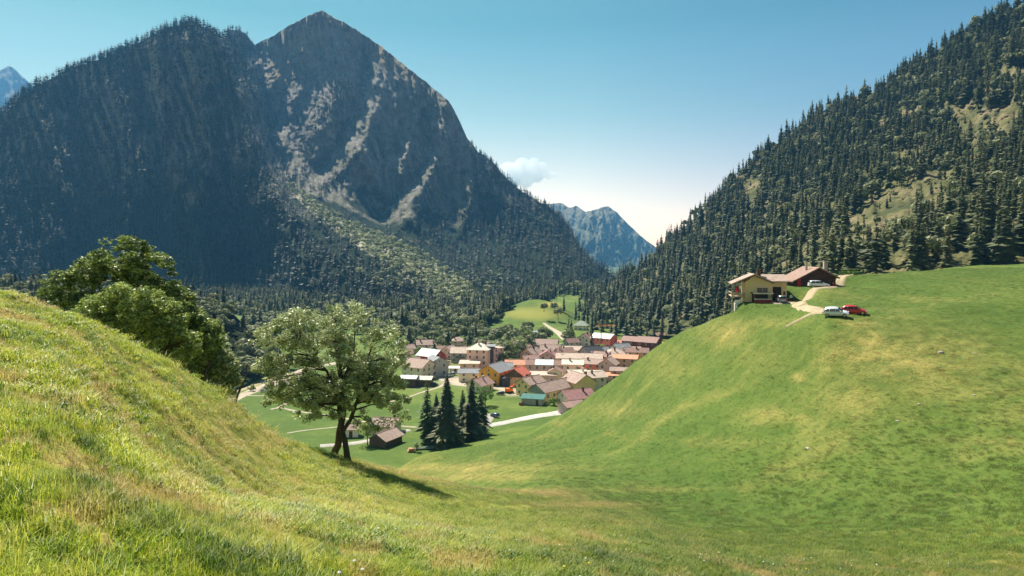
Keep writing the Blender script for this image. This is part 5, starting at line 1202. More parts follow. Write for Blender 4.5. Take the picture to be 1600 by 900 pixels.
# its ridge runs away to the left: roof seen as a broad pale slope
r = MB()
r.add([(-44*sb, -.6, 1.55), (-14*sb, -.8, 1.55), (10*sb, -1.0, 4.35), (-17*sb, 7, 5.0), (-46*sb, 9, 2.0)], [(0, 1, 2, 3, 4)])
r = MB(); r.poly_prism([(-34*sb, 1.15), (6*sb, 4.35), (6*sb, 4.60), (-34*sb, 1.40)], 'y', -1.2, 12.6); r.poly_prism([(36*sb, 2.0), (6*sb, 4.35), (6*sb, 4.60), (36*sb, 2.25)], 'y', -1.2, 12.6)
rf = r.build('roof', [tile_mat((0.27, 0.175, 0.14), 'barn_tiles')], bn)
MB().tube([(-4*sb, 4, 3.4), (-4*sb, 4, 5.9)], [.28, .28], 8).build('flue', [M_STONE], rf)
MB().box(22*sb, 27.5*sb, 3.5, 4.4, 1.5, 5.9).box(21.6*sb, 28*sb, 3.4, 4.5, 5.9, 6.05).build('chimney', [M_STONE], rf)
MB().box(-25*sb, -20*sb, -.08, -.02, -.3, 2.0).build('door', [M_RED], bn)
MB().box(6*sb, 12*sb, -.08, -.02, -1, 1.8).build('barn_door', [M_DARK], bn)
sh = frame_at(1337, 176, 0, 'shelter', 'low dark shelter with flat mossy roof at the forest edge right of the barn', 'shelter', dz=-.3); ss = 176/F
MB().box(-11*ss, 11*ss, 1.2, 3.5, -.5, 1.55).build('wall', [M_DARK], sh); MB().box(-12.5*ss, 12.5*ss, -.1, 3.8, 1.55, 1.78).build('roof', [paint((0.10, 0.14, 0.04), 1.0)], sh)
for x_ in (-12*ss, 11.6*ss): MB().box(x_, x_+.25, 0, .25, -.8, 1.55).build('post', [paint((0.12, 0.13, 0.05))], sh)
for k, (a, d_, w_, lb) in enumerate([(1318, 170, 2.6, 'yellowish low bush at the end of the brown barn'), (1334, 172, 3.2, 'wide yellow green bush in front of the dark shelter')]):
    x = (a-800)/F*d_
    near_tree('bush', (x, d_, gz(x, d_)), [[(0, 0, -.2, .06), (0, 0, .8, .02)]], [(0, 0, .55, w_*.5, w_*.35, .55), (w_*.3, 0, .5, w_*.35, .8, .5)], lb, 'bush', n=26, per=50, leaf=0.12, mats=[M_LEAFC], seed=70+k, r=(.2, .4), limb_n=4)
# hydrant like red post
hp = frame_at(1302, 154, 0, 'red_post', 'short red and white post beside the gravel track, right of the silver estate car', 'post')
MB().tube([(0, 0, -.1), (0, 0, .75)], [.16, .14], 8).build('post', [M_RED], hp); MB().tube([(0, 0, .75), (0, 0, .98)], [.19, .05], 8).build('cap', [paint((0.7, 0.3, 0.26))], hp)
MB().box(.18, .5, -.1, .1, 0, .55).build('side_box', [M_RED], hp)

# ------------------------------------------------------------------ cars
M_TYRE = paint((0.02, 0.02, 0.02), 0.9); M_RIM = paint((0.45, 0.45, 0.46), 0.35, 0.05, 1, 0.5, 0.8); M_CGL = paint((0.02, 0.025, 0.03), 0.06, 0.02, 1, 0.8); M_LAMP = paint((0.75, 0.76, 0.78), 0.15, 0.03, 1, 0.6); M_TAIL = paint((0.45, 0.02, 0.02), 0.25); M_PLATE = paint((0.75, 0.75, 0.7), 0.5)
def carpaint(name, c, metal=0.35):
    t = NT(name); n = t.noise(t.coord('Object'), 3, 3, 0.5); b = t.bsdf(t.ramp(n, [(0.3, tuple(x*0.92 for x in c)), (0.7, c)]), 0.32, 0.5, metal)
    b.inputs['Coat Weight'].default_value = 0.6; b.inputs['Coat Roughness'].default_value = 0.08; return t.m
PROF = {  # side outlines: lower body (x,z) stations and the glasshouse, x forward
 'hatch': dict(L=4.0, W=1.70, body=[(-1.95,.55,.80),(-1.90,.30,.98),(-1.5,.22,1.0),(-.6,.20,.98),(.5,.20,.96),(.95,.20,.93),(1.55,.24,.80),(1.88,.30,.68),(1.97,.42,.56)], cab=[(-1.88,.96),(-1.62,1.36),(-1.1,1.50),(-.1,1.52),(.35,1.42),(1.12,.94)]),
 'estate': dict(L=4.6, W=1.80, body=[(-2.28,.55,.85),(-2.22,.32,1.05),(-1.7,.25,1.06),(-.6,.24,1.03),(.6,.24,1.0),(1.1,.25,.98),(1.75,.28,.86),(2.15,.34,.72),(2.28,.46,.60)], cab=[(-2.2,1.02),(-2.02,1.50),(-1.5,1.62),(-.2,1.64),(.35,1.54),(1.2,.98)]),
 'suv': dict(L=4.2, W=1.80, body=[(-2.05,.6,.95),(-2.0,.38,1.12),(-1.5,.32,1.12),(-.5,.30,1.10),(.5,.30,1.08),(1.0,.30,1.05),(1.55,.34,.98),(1.95,.40,.85),(2.05,.5,.7)], cab=[(-1.98,1.1),(-1.85,1.62),(-1.3,1.74),(-.2,1.76),(.3,1.66),(1.0,1.06)])}
def make_car(style, mat, label, group=None):
    q = PROF[style]; W = q['W']/2; root = empty('car', (0, 0, 0), 0, label, 'car', group)
    V = []; Fc = []; m = 12
    for i, (x, z0, z1) in enumerate(q['body']):
        e = 0.80 if i in (0, len(q['body'])-1) else (0.93 if i in (1, len(q['body'])-2) else 1.0); w = W*e; zm = z0+(z1-z0)*.55
        ring = [(-w*.80, z0), (-w*.97, z0+.06), (-w, zm), (-w*.97, z1-.07), (-w*.86, z1), (-w*.4, z1+.03), (w*.4, z1+.03), (w*.86, z1), (w*.97, z1-.07), (w, zm), (w*.97, z0+.06), (w*.80, z0)]
        V += [(x, y, z) for y, z in ring]
    n = len(q['body'])
    for i in range(n-1):
        for k in range(m): Fc.append((i*m+k, i*m+(k+1) % m, (i+1)*m+(k+1) % m, (i+1)*m+k))
    Fc += [tuple(range(m)), tuple((n-1)*m+k for k in range(m))]
    b = MB(); b.add(V, Fc)
    cab = q['cab']; ztop = max(z for _, z in cab); zb = cab[0][1]
    def hw(z): return W*(0.93-0.20*(z-zb)/(ztop-zb))
    nc_ = len(cab); V = []; 
    for x, z in cab: V += [(x, -hw(z), z), (x, hw(z), z)]
    f = [(2*i, 2*i+1, 2*i+3, 2*i+2) for i in range(nc_-1)]+[tuple(2*i for i in range(nc_)), tuple(2*i+1 for i in range(nc_-1, -1, -1)), (0, 1, 2*nc_-1, 2*nc_-2)]
    b.add(V, f)
    # wheel arches, bumpers, sill and mirrors
    b.box(q['body'][-1][0]-.12, q['body'][-1][0]+.05, -W*.78, W*.78, .28, .5); b.box(q['body'][0][0]-.05, q['body'][0][0]+.12, -W*.78, W*.78, .34, .58)
    for sy in (-1, 1): b.box(cab[-1][0]-.42, cab[-1][0]-.24, sy*W*.96, sy*(W+.16), .98, 1.12) if sy > 0 else b.box(cab[-1][0]-.42, cab[-1][0]-.24, -(W+.16), -W*.96, .98, 1.12)
    bo = b.build('body', [mat], root)
    bm = bmesh.new(); bm.from_mesh(bo.data); bmesh.ops.bevel(bm, geom=[e for e in bm.edges if e.calc_length() > .35], offset=0.035, segments=2, affect='EDGES', clamp_overlap=True); bm.to_mesh(bo.data); bm.free()
    for p in bo.data.polygons: p.use_smooth = True
    # glass
    def pane(name, pts):
        n_ = Vector(pts[1])-Vector(pts[0]); o_ = n_.cross(Vector(pts[2])-Vector(pts[0])).normalized(); c_ = sum((Vector(p) for p in pts), Vector())/len(pts)
        if o_.dot(c_-Vector((0, 0, .9))) < 0: o_ = -o_
        a = [Vector(p)+o_*.012 for p in pts]; a2 = [Vector(p)-o_*.02 for p in pts]; k = len(pts)
        mb = MB(); mb.add(a+a2, [tuple(range(k)), tuple(range(2*k-1, k-1, -1))]+[(i, (i+1) % k, k+(i+1) % k, k+i) for i in range(k)]); mb.build(name, [M_CGL], root)
    def cp(i, t, sy, inset=.88):
        (xa, za), (xb, zb_) = cab[i], cab[i+1]; x = xa+(xb-xa)*t; z = za+(zb_-za)*t; return (x, sy*hw(z)*inset, z)
    pane('windscreen', [cp(nc_-2, .08, -1), cp(nc_-2, .08, 1), cp(nc_-2, .92, 1, .9), cp(nc_-2, .92, -1, .9)])
    pane('rear_window', [cp(0, .15, -1), cp(0, .15, 1), cp(0, .98, 1), cp(0, .98, -1)])
    zt, zl = ztop-.14, zb+.03
    def sp(x, z, sy): return (x, sy*(hw(z)+.004), z)
    xr0, xf0 = cab[0][0], cab[-1][0]; xr1, xf1 = cab[1][0], cab[-2][0]
    cuts = [(xr0+.22, xr1+.28, -.95, -.95), (-.87, -.87, .0, .0), (.08, .08, xf0-.30, xf1+.08)]
    for sy in (-1, 1):
        for (a, b1, c1, d1) in cuts: pane('side_window', [sp(a, zl, sy), sp(b1, zt, sy), sp(d1, zt, sy), sp(c1, zl, sy)])
    xf, zf_ = q['body'][-2][0], q['body'][-2][2]; xr, zr_ = q['body'][0][0], q['body'][0][2]
    for sy in (-1, 1):
        MB().box(xf-.10, xf+.10, sy*W*.88 if sy < 0 else W*.46, sy*W*.46 if sy < 0 else W*.88, zf_-.18, zf_-.01).build('headlight', [M_LAMP], root)
        MB().box(xr-.04, xr+.10, sy*W*.86 if sy < 0 else W*.62, sy*W*.62 if sy < 0 else W*.86, zr_-.22, zr_+.12).build('tail_light', [M_TAIL], root)
    MB().box(xf+.16, xf+.20, -.26, .26, .36, .47).build('number_plate', [M_PLATE], root); MB().box(xr-.08, xr-.04, -.26, .26, .62, .73).build('number_plate', [M_PLATE], root)
    MB().box(xf+.04, xf+.145, -W*.5, W*.5, .50, .62).build('grille', [M_TYRE], root)
    for sx in (q['body'][1][0]+.62, q['body'][-2][0]-.52):
        for sy in (-1, 1):
            w_ = empty('wheel', (sx, sy*(W-.09), .31), 0); w_.parent = root
            y0 = -.10; MB().tube([(0, -.11, 0), (0, -.09, 0), (0, .09, 0), (0, .11, 0)], [.27, .31, .31, .27], 18).build('tyre', [M_TYRE], w_, smooth=False)
            MB().tube([(0, -.118, 0), (0, .118, 0)], [.19, .19], 14).build('rim', [M_RIM], w_)
    root.scale = (.94, .94, .94); return root
def put_car(c, px, d, ang, z=None):
    x = (px-800)/F*d; c.location = (x, d, (gz(x, d) if z is None else z)+.02); c.rotation_euler = (0, 0, math.radians(ang)); return c
# ground slope under the parked pair
silver = carpaint('silver_paint', (0.72, 0.73, 0.76), 0.15); redp = carpaint('red_paint', (0.60, 0.02, 0.018), 0.1); greyp = carpaint('grey_paint', (0.30, 0.31, 0.33)); darkb = carpaint('dark_blue_paint', (0.03, 0.05, 0.12)); whitep = carpaint('white_paint', (0.75, 0.75, 0.76), 0.0); blackp = carpaint('black_paint', (0.03, 0.03, 0.035)); maroon = carpaint('dark_red_grey_paint', (0.28, 0.24, 0.24))
def put_on(c, px, d, ang):
    x = (px-800)/F*d; c.location = (x, d, gz(x, d)+.22); e = 1.2
    gxs = (gz(x+e, d)-gz(x-e, d))/(2*e); gys = (gz(x, d+e)-gz(x, d-e))/(2*e); n = Vector((-gxs, -gys, 1)).normalized()
    a = math.radians(ang); f = Vector((math.cos(a), math.sin(a), 0)); f = (f-n*f.dot(n)).normalized(); l = n.cross(f)
    c.rotation_euler = Matrix((f, l, n)).transposed().to_euler(); c.location = Vector((x, d, gz(x, d)))+n*(-.01); return c
put_on(make_car('hatch', silver, 'silver hatchback parked on the mound beside the red car'), 1306, 108.5, -28)
put_on(make_car('hatch', redp, 'bright red hatchback parked right of the silver one on the mound'), 1334, 110.5, -28)
put_car(make_car('estate', silver, 'silver estate car parked in front of the brown barn'), 1279, 151, -6)
put_on(make_car('suv', maroon, 'dark grey red car seen from behind in front of the garage of the yellow house'), 1221, 138.5, 78)
# village cars
proto = make_car('hatch', whitep, 'white car on the pale yard of the village, nearest the cream building', 'cars parked in the village')
q = PV(700, 589); proto.location = (q[0], q[1], -59.8); proto.rotation_euler = (0, 0, math.radians(200))
def village_car(px, py, ang, mat, label, z=-59.8, base=None):
    c = copy_tree(proto); c['label'] = label; q = base or PV(px, py); c.location = (q[0], q[1], z if base is None else base[2]+.25); c.rotation_euler = (0, 0, math.radians(ang))
    if mat:
        for o in c.children:
            if o.name.startswith('body'): o.data = o.data.copy(); o.data.materials[0] = mat
    return c
village_car(707, 586, 170, greyp, 'grey car beside the white car on the pale village yard')
village_car(679, 603, 15, darkb, 'dark blue car beside the dark brown timber shed')
village_car(772, 604, 5, blackp, 'black car in front of the bright orange house')
village_car(713, 581, 0, whitep, 'white van like car against the pale wing behind the yard')
village_car(782, 617, 160, blackp, 'black car between the round green tree and the excavator')
village_car(690, 583, 60, whitep, 'white car beside the grey white house, left on the yard')
village_car(773, 652, 140, darkb, 'dark car parked on the paved yard right of the conifer group', base=near_base(773, 652))
village_car(878, 541, 10, whitep, 'white car on the pale road behind the long pink roofed house')

# ------------------------------------------------------------------ orange excavator
ex = empty('excavator', PV(796, 614), math.radians(30), 'orange excavator working beside the yellow house', 'excavator')
MO = paint((0.75, 0.16, 0.02), 0.5); 
for sy in (-1.1, .6): MB().poly_prism([(-1.7, .2), (-1.4, 0), (1.4, 0), (1.7, .2), (1.7, .6), (1.4, .8), (-1.4, .8), (-1.7, .6)], 'y', sy, sy+.5).build('track', [M_TYRE], ex)
MB().box(-1.6, 1.2, -1.2, 1.2, .9, 1.9).poly_prism([(-1.6, 1.9), (-.3, 1.9), (-.3, 2.2), (-1.5, 2.15)], 'y', -1.2, 1.2).build('body', [MO], ex)
MB().box(0, 1.25, -1.15, -.1, 1.9, 2.9).build('cab', [M_CGL], ex); MB().box(-.1, 1.35, -1.2, -.05, 2.9, 3.02).build('cab_roof', [MO], ex)
MB().tube([(1.0, .5, 1.6), (2.6, .5, 3.6), (4.2, .5, 3.0)], [.28, .3, .2], 6).tube([(4.2, .5, 3.1), (4.4, .5, 1.4)], [.2, .16], 6).build('boom', [MO], ex)
MB().poly_prism([(4.1, 1.4), (4.8, 1.3), (4.7, .6), (4.2, .5), (3.9, .8)], 'y', .1, .9).build('bucket', [M_TYRE], ex)
# ------------------------------------------------------------------ tower crane, poles, tower
cr = empty('tower_crane', PV(939.5, 548), 0, 'thin tower crane with orange jib above the village', 'crane')
m_ = MB()
for sx in (-.35, .35):
    for sy in (-.35, .35): m_.box(sx-.07, sx+.07, sy-.07, sy+.07, 0, 17)
for k in range(17): m_.tube([(-.35, -.35, k), (.35, -.35, k+1)], [.05, .05], 4).tube([(.35, .35, k), (-.35, .35, k+1)], [.05, .05], 4)
m_.build('mast', [M_TYRE], cr)
j = MB(); j.box(-3, 9.5, -.25, .25, 15.6, 15.8); j.box(-3, 9.5, -.08, .08, 16.3, 16.45)
for k in range(12): j.tube([(-3+k, 0, 15.7), (-2.4+k, 0, 16.4)], [.05, .05], 4)
j.build('jib', [paint((0.72, 0.30, 0.10), 0.6)], cr); MB().box(-3.6, -2.4, -.5, .5, 14.9, 15.6).build('counterweight', [M_STONE], cr)
def pole(px, py, h, label, name='utility_pole', lamp=False, base=None):
    o = empty(name, base or PV(px, py), 0, label, 'pole', 'poles in the valley')
    MB().tube([(0, 0, 0), (0, 0, h)], [.14, .09], 6).build('pole', [paint((0.16, 0.13, 0.11))], o)
    (MB().box(-.1, 1.0, -.08, .08, h-.1, h).box(.7, 1.2, -.15, .15, h-.18, h-.08) if lamp else MB().box(-.9, .9, -.06, .06, h-.5, h-.35)).build('lamp_arm' if lamp else 'cross_arm', [paint((0.2, 0.18, 0.16))], o)
pole(866, 482, 17, 'left one of two tall poles on the yellow meadow beyond the village'); pole(869.5, 482, 17, 'right one of two tall poles on the yellow meadow beyond the village')
pole(874, 572, 11, 'slim pole rising from the dense roofs in the village centre'); pole(848, 572, 9, 'slim pole behind the striped hall roof'); pole(806, 606, 7, 'short lamp post in front of the red roofed barn', 'street_lamp', True)
pole(900, 596, 7, 'thin lamp post beside the cube like cream house', 'street_lamp', True)
# ------------------------------------------------------------------ piles and stones
def rock(name, base, r, label, seed, cat='rock', n=1, mat=None, group=None):
    rng = np.random.default_rng(seed); bm = bmesh.new(); bmesh.ops.create_icosphere(bm, subdivisions=3, radius=1.0)
    for v in bm.verts:
        c = v.co; k = 1+0.28*float(noise2(c.x*1.3+seed, c.y*1.3+c.z)) + 0.10*float(noise2(c.x*4+seed, c.z*4+c.y)); v.co = Vector((c.x*r[0], c.y*r[1], max(c.z, -.3)*r[2]))*k
    me = bpy.data.meshes.new(name); bm.to_mesh(me); bm.free(); me.materials.append(mat or M_STONE); o = bpy.data.objects.new(name, me); COL.objects.link(o); o.location = base; o.rotation_euler = (0, 0, rng.uniform(0, 6)); return tag(o, label, cat, group)
rock('rubble_heap', PV(416, 612), (3.2, 2, 2.2), 'grey pink heap of rubble beside the gravel road, the nearer one', 1, 'heap'); rock('rubble_heap', PV(448, 600), (4.5, 2.2, 1.6), 'longer low heap of rubble further along the gravel road', 2, 'heap'); rock('rubble_heap', PV(428, 605), (2.2, 1.5, 1.0), 'small flat heap of gravel between the two rubble heaps', 3, 'heap')
def hillrock(px, py, r, lb, seed):
    col = int(np.argmin(np.abs(GPX-px))); prof = PYg[:, col]; i = [k for k in range(20, len(prof)-1) if (prof[k]-py)*(prof[k+1]-py) <= 0][0]
    d = RD[i, col]; x = (px-800)/F*d; rock('rock', (x, d, gz(x, d)), (r, r*.8, r*.55), lb, seed)
hillrock(1262, 702, .30, 'pale stone lying alone in the grass in the middle of the mound', 5); hillrock(1470, 549, .35, 'brown rock poking out of the dry grass high on the mound', 6)
hillrock(1523, 616, .2, 'small pale stone on the right part of the mound', 7); hillrock(1402, 658, .22, 'small pale stone in the grass below the dry patches', 8); hillrock(1436, 630, .18, 'tiny stone above the pale stone below the dry patches', 9); hillrock(1524, 552, .2, 'small grey stone at the right end of the upper dry grass', 10)
lp = empty('log_pile', near_base(644, 706), math.radians(14), 'stack of split brown logs at the left end of the covered pile', 'logs')
m_ = MB()
for k in range(3):
    for i in range(6-k): m_.tube([(i*.42+k*.2-1.2, -.6, .2+k*.36), (i*.42+k*.2-1.2, 1.2, .2+k*.36)], [.2, .2], 7)
m_.build('logs', [paint((0.42, 0.24, 0.15), 0.9, 0.2, 2)], lp)
tp = empty('covered_pile', near_base(664, 702), math.radians(14), 'long pile under grey green tarpaulin beside the logs, before the conifers', 'pile')
m_ = MB()
for k in range(5): m_.tube([(-3.2+k*.2, -.6+k*.3, .35+.15*(k % 2)), (3.0-k*.1, -.4+k*.3, .45+.12*(k % 2))], [.32, .30], 7)
m_.build('poles', [paint((0.20, 0.24, 0.19), 0.9, 0.15, 2)], tp)
hay = empty('hay_feeder', PV(814, 633), 0, 'small rusty brown feeder on the grass before the teal green shed', 'feeder'); MB().tube([(0, 0, 0), (0, 0, 1.1)], [.9, .9], 10).build('drum', [paint((0.30, 0.10, 0.06))], hay); MB().tube([(0, 0, 1.1), (0, 0, 1.25)], [1.0, .2], 10).build('lid', [M_WOODD], hay)

# ------------------------------------------------------------------ person by the garage
def person(loc, rz, label, shirt, trousers, hair, sc=1.0):
    root = empty('person', loc, rz, label, 'person')
    J = {'pel': (0,0,.95,.13), 'che': (0,.02,1.28,.15), 'nek': (0,.01,1.48,.055), 'hd0': (0,-.01,1.56,.075), 'hd': (0,-.02,1.66,.095), 'hdt': (0,0,1.74,.06),
         'hl': (-.10,0,.90,.09), 'kl': (-.12,-.05,.50,.06), 'al': (-.12,.02,.09,.045), 'fl': (-.13,-.14,.035,.035), 'hr': (.10,0,.90,.09), 'kr': (.13,.04,.50,.06), 'ar': (.14,.10,.09,.045), 'fr': (.15,-.06,.035,.035),
         'sl': (-.19,.01,1.40,.06), 'el': (-.26,.0,1.12,.042), 'wl': (-.22,-.16,.92,.03), 'ml': (-.21,-.22,.86,.03), 'sr': (.19,.01,1.40,.06), 'er': (.26,.03,1.12,.042), 'wr': (.24,-.05,.88,.03), 'mr': (.24,-.08,.80,.03)}
    E = [('pel','che'),('che','nek'),('nek','hd0'),('hd0','hd'),('hd','hdt'),('pel','hl'),('hl','kl'),('kl','al'),('al','fl'),('pel','hr'),('hr','kr'),('kr','ar'),('ar','fr'),('che','sl'),('sl','el'),('el','wl'),('wl','ml'),('che','sr'),('sr','er'),('er','wr'),('wr','mr')]
    for s_, m in (('l', 'ml'), ('r', 'mr')):
        mx, my, mz, _ = J[m]; sg = -1 if s_ == 'l' else 1
        for i in range(4):
            J[f'f{s_}{i}'] = (mx+(i-1.5)*.018, my-.02, mz-.035, .009); J[f'g{s_}{i}'] = (mx+(i-1.5)*.019, my-.045, mz-.075+.006*abs(i-1), .008); E += [(m, f'f{s_}{i}'), (f'f{s_}{i}', f'g{s_}{i}')]
        J[f't{s_}'] = (mx-sg*.045, my-.03, mz-.01, .009); E += [(m, f't{s_}')]
    ks = list(J); me = bpy.data.meshes.new('body'); me.from_pydata([J[k][:3] for k in ks], [(ks.index(a), ks.index(b)) for a, b in E], [])
    o = bpy.data.objects.new('body', me); COL.objects.link(o); o.parent = root
    o.modifiers.new('s', 'SKIN'); 
    for i, k in enumerate(ks): me.skin_vertices[0].data[i].radius = (J[k][3], J[k][3]); me.skin_vertices[0].data[i].use_root = (k == 'pel')
    ss_ = o.modifiers.new('u', 'SUBSURF'); ss_.levels = 2; ss_.render_levels = 2
    t = NT('person_skin_and_clothes'); sp_ = t.n('SeparateXYZ'); t.l(t.coord('Object'), sp_.inputs[0]); z = sp_.outputs[2]
    c = t.mix(t.math('GREATER_THAN', z, .93), trousers, shirt); c = t.mix(t.math('GREATER_THAN', z, 1.47), c, (0.45, 0.27, 0.19)); c = t.mix(t.math('LESS_THAN', z, .07), c, (0.05, 0.04, 0.03))
    t.bsdf(c, 0.85); me.materials.append(t.m)
    hm = bmesh.new(); bmesh.ops.create_icosphere(hm, subdivisions=2, radius=.112)
    for v in hm.verts: v.co = Vector((v.co.x*.92, v.co.y*1.0+.02, v.co.z*.85+1.70)) 
    bmesh.ops.delete(hm, geom=[v for v in hm.verts if v.co.z < 1.66 and v.co.y < .04], context='VERTS')
    m2 = bpy.data.meshes.new('hair'); hm.to_mesh(m2); hm.free(); m2.materials.append(paint(hair)); ho = bpy.data.objects.new('hair', m2); COL.objects.link(ho); ho.parent = root
    root.scale = (sc, sc, sc); return root
xp = (1236-800)/F*141; person((xp, 141, gz(xp, 141)+.02), math.radians(-20), 'person in a white shirt and dark trousers standing in front of the dark barn', (0.75, 0.75, 0.75), (0.03, 0.04, 0.07), (0.05, 0.03, 0.02))
tb = frame_at(1229.5, 143, 0, 'garden_table', 'reddish garden table with benches at the corner of the yellow house', 'table')
MB().box(-.9, .9, -.4, .4, .70, .76).build('table_top', [paint((0.40, 0.14, 0.09))], tb)
for sx in (-.75, .68): MB().box(sx, sx+.07, -.35, .35, 0, .70).build('leg', [paint((0.30, 0.12, 0.08))], tb)
for sy in (-.85, .6): MB().box(-.9, .9, sy, sy+.25, .40, .45).box(-.7, -.62, sy, sy+.25, 0, .40).box(.62, .7, sy, sy+.25, 0, .40).build('bench', [paint((0.36, 0.13, 0.09))], tb)
# ------------------------------------------------------------------ grass: real blades scattered over the meadow
def grass_mat():
    t = NT('grass_blades'); p = t.pos()
    big = t.noise(p, 0.09, 4, 0.6, 0.5); mid = t.noise(p, 1.1, 5, 0.75); oi = t.n('ObjectInfo')
    dry_ = t.n('Attribute'); dry_.attribute_name = 'gdry'; dry_.attribute_type = 'INSTANCER'
    k = t.math('ADD', t.math('MULTIPLY', big, 0.45), t.math('ADD', t.math('MULTIPLY', mid, 0.42), t.math('MULTIPLY', t.attr('tint', 'Fac'), 0.26)))
    c = t.ramp(k, [(0.36, (0.075, 0.130, 0.020)), (0.50, (0.115, 0.180, 0.027)), (0.62, (0.14, 0.19, 0.034)), (0.76, (0.23, 0.24, 0.065))])
    c = t.mix(t.ramp(t.noise(p, 0.42, 3, 0.6, 0.8), [(0.52, 0.0), (0.60, 0.65)]), c, t.ramp(k, [(0.36, (0.030, 0.075, 0.018)), (0.6, (0.075, 0.16, 0.035)), (0.76, (0.17, 0.26, 0.09))]))
    ta = t.n('Attribute'); ta.attribute_name = 'gtall'; ta.attribute_type = 'INSTANCER'
    c = t.mix(ta.outputs['Fac'], c, t.ramp(k, [(0.36, (0.05, 0.11, 0.015)), (0.44, (0.17, 0.27, 0.026)), (0.52, (0.42, 0.50, 0.036)), (0.60, (0.60, 0.62, 0.07)), (0.70, (0.72, 0.60, 0.22))]))
    c = t.mix(t.ramp(t.noise(p, 0.62, 3, 0.6, 0.8), [(0.53, 0.0), (0.60, 0.7)]), c, t.ramp(k, [(0.36, (0.035, 0.085, 0.020)), (0.6, (0.11, 0.21, 0.045)), (0.76, (0.24, 0.34, 0.12))]))
    dn = t.math('MULTIPLY', t.math('ADD', dry_.outputs['Fac'], t.math('MULTIPLY', t.math('SUBTRACT', t.attr('tint', 'Fac'), 0.5), 0.5)), 0.9, True)
    c = t.mix(dn, c, (0.50, 0.36, 0.15))
    return t.leafy(c, 0.45, rough=0.5, spec=0.3)
M_GRASS = grass_mat()
protoc = bpy.data.collections.new('grass_tufts')
def tuft(seed, n, rad, h, w, lean=0.5, tlo=0.2, thi=0.8, curl=0.3):
    r = np.random.default_rng(seed); V = []; Q = []; T3 = []; T = []
    for i in range(n):
        a = r.uniform(0, 6.28); rr = rad*math.sqrt(r.random()); x, y = rr*math.cos(a), rr*math.sin(a); hh = h*r.uniform(.45, 1.15); d = r.uniform(0, 6.28); le = lean*hh*r.uniform(.1, 1.0)
        dx, dy = math.cos(d), math.sin(d); wx, wy = -dy*w*.5, dx*w*.5; tn = r.uniform(tlo, thi); m = len(V)
        V += [(x-wx, y-wy, -.02), (x+wx, y+wy, -.02), (x+wx*.8+dx*le*.3, y+wy*.8+dy*le*.3, hh*.55), (x-wx*.8+dx*le*.3, y-wy*.8+dy*le*.3, hh*.55), (x+dx*le, y+dy*le, hh*(1-curl*r.random()*.5))]
        Q.append((m, m+1, m+2, m+3)); T3.append((m+3, m+2, m+4)); T += [tn]*5
    o = mesh_np('tuft', V, [np.array(Q), np.array(T3)], [M_GRASS], smooth=False, attrs={'tint': (T, 'POINT')})
    COL.objects.unlink(o); protoc.objects.link(o); return o
tuft(1, 50, .20, .17, .009, 1.3, .2, .7); tuft(2, 46, .22, .22, .008, 1.5, .3, .9); tuft(3, 30, .22, .13, .018, 1.6, .0, .5); tuft(4, 22, .20, .36, .005, .6, .6, 1.0); tuft(5, 56, .24, .11, .010, 1.4, .1, .8); tuft(6, 20, .14, .24, .014, 1.2, .1, .5); tuft(7, 16, .13, .10, .050, 1.3, .0, .4)
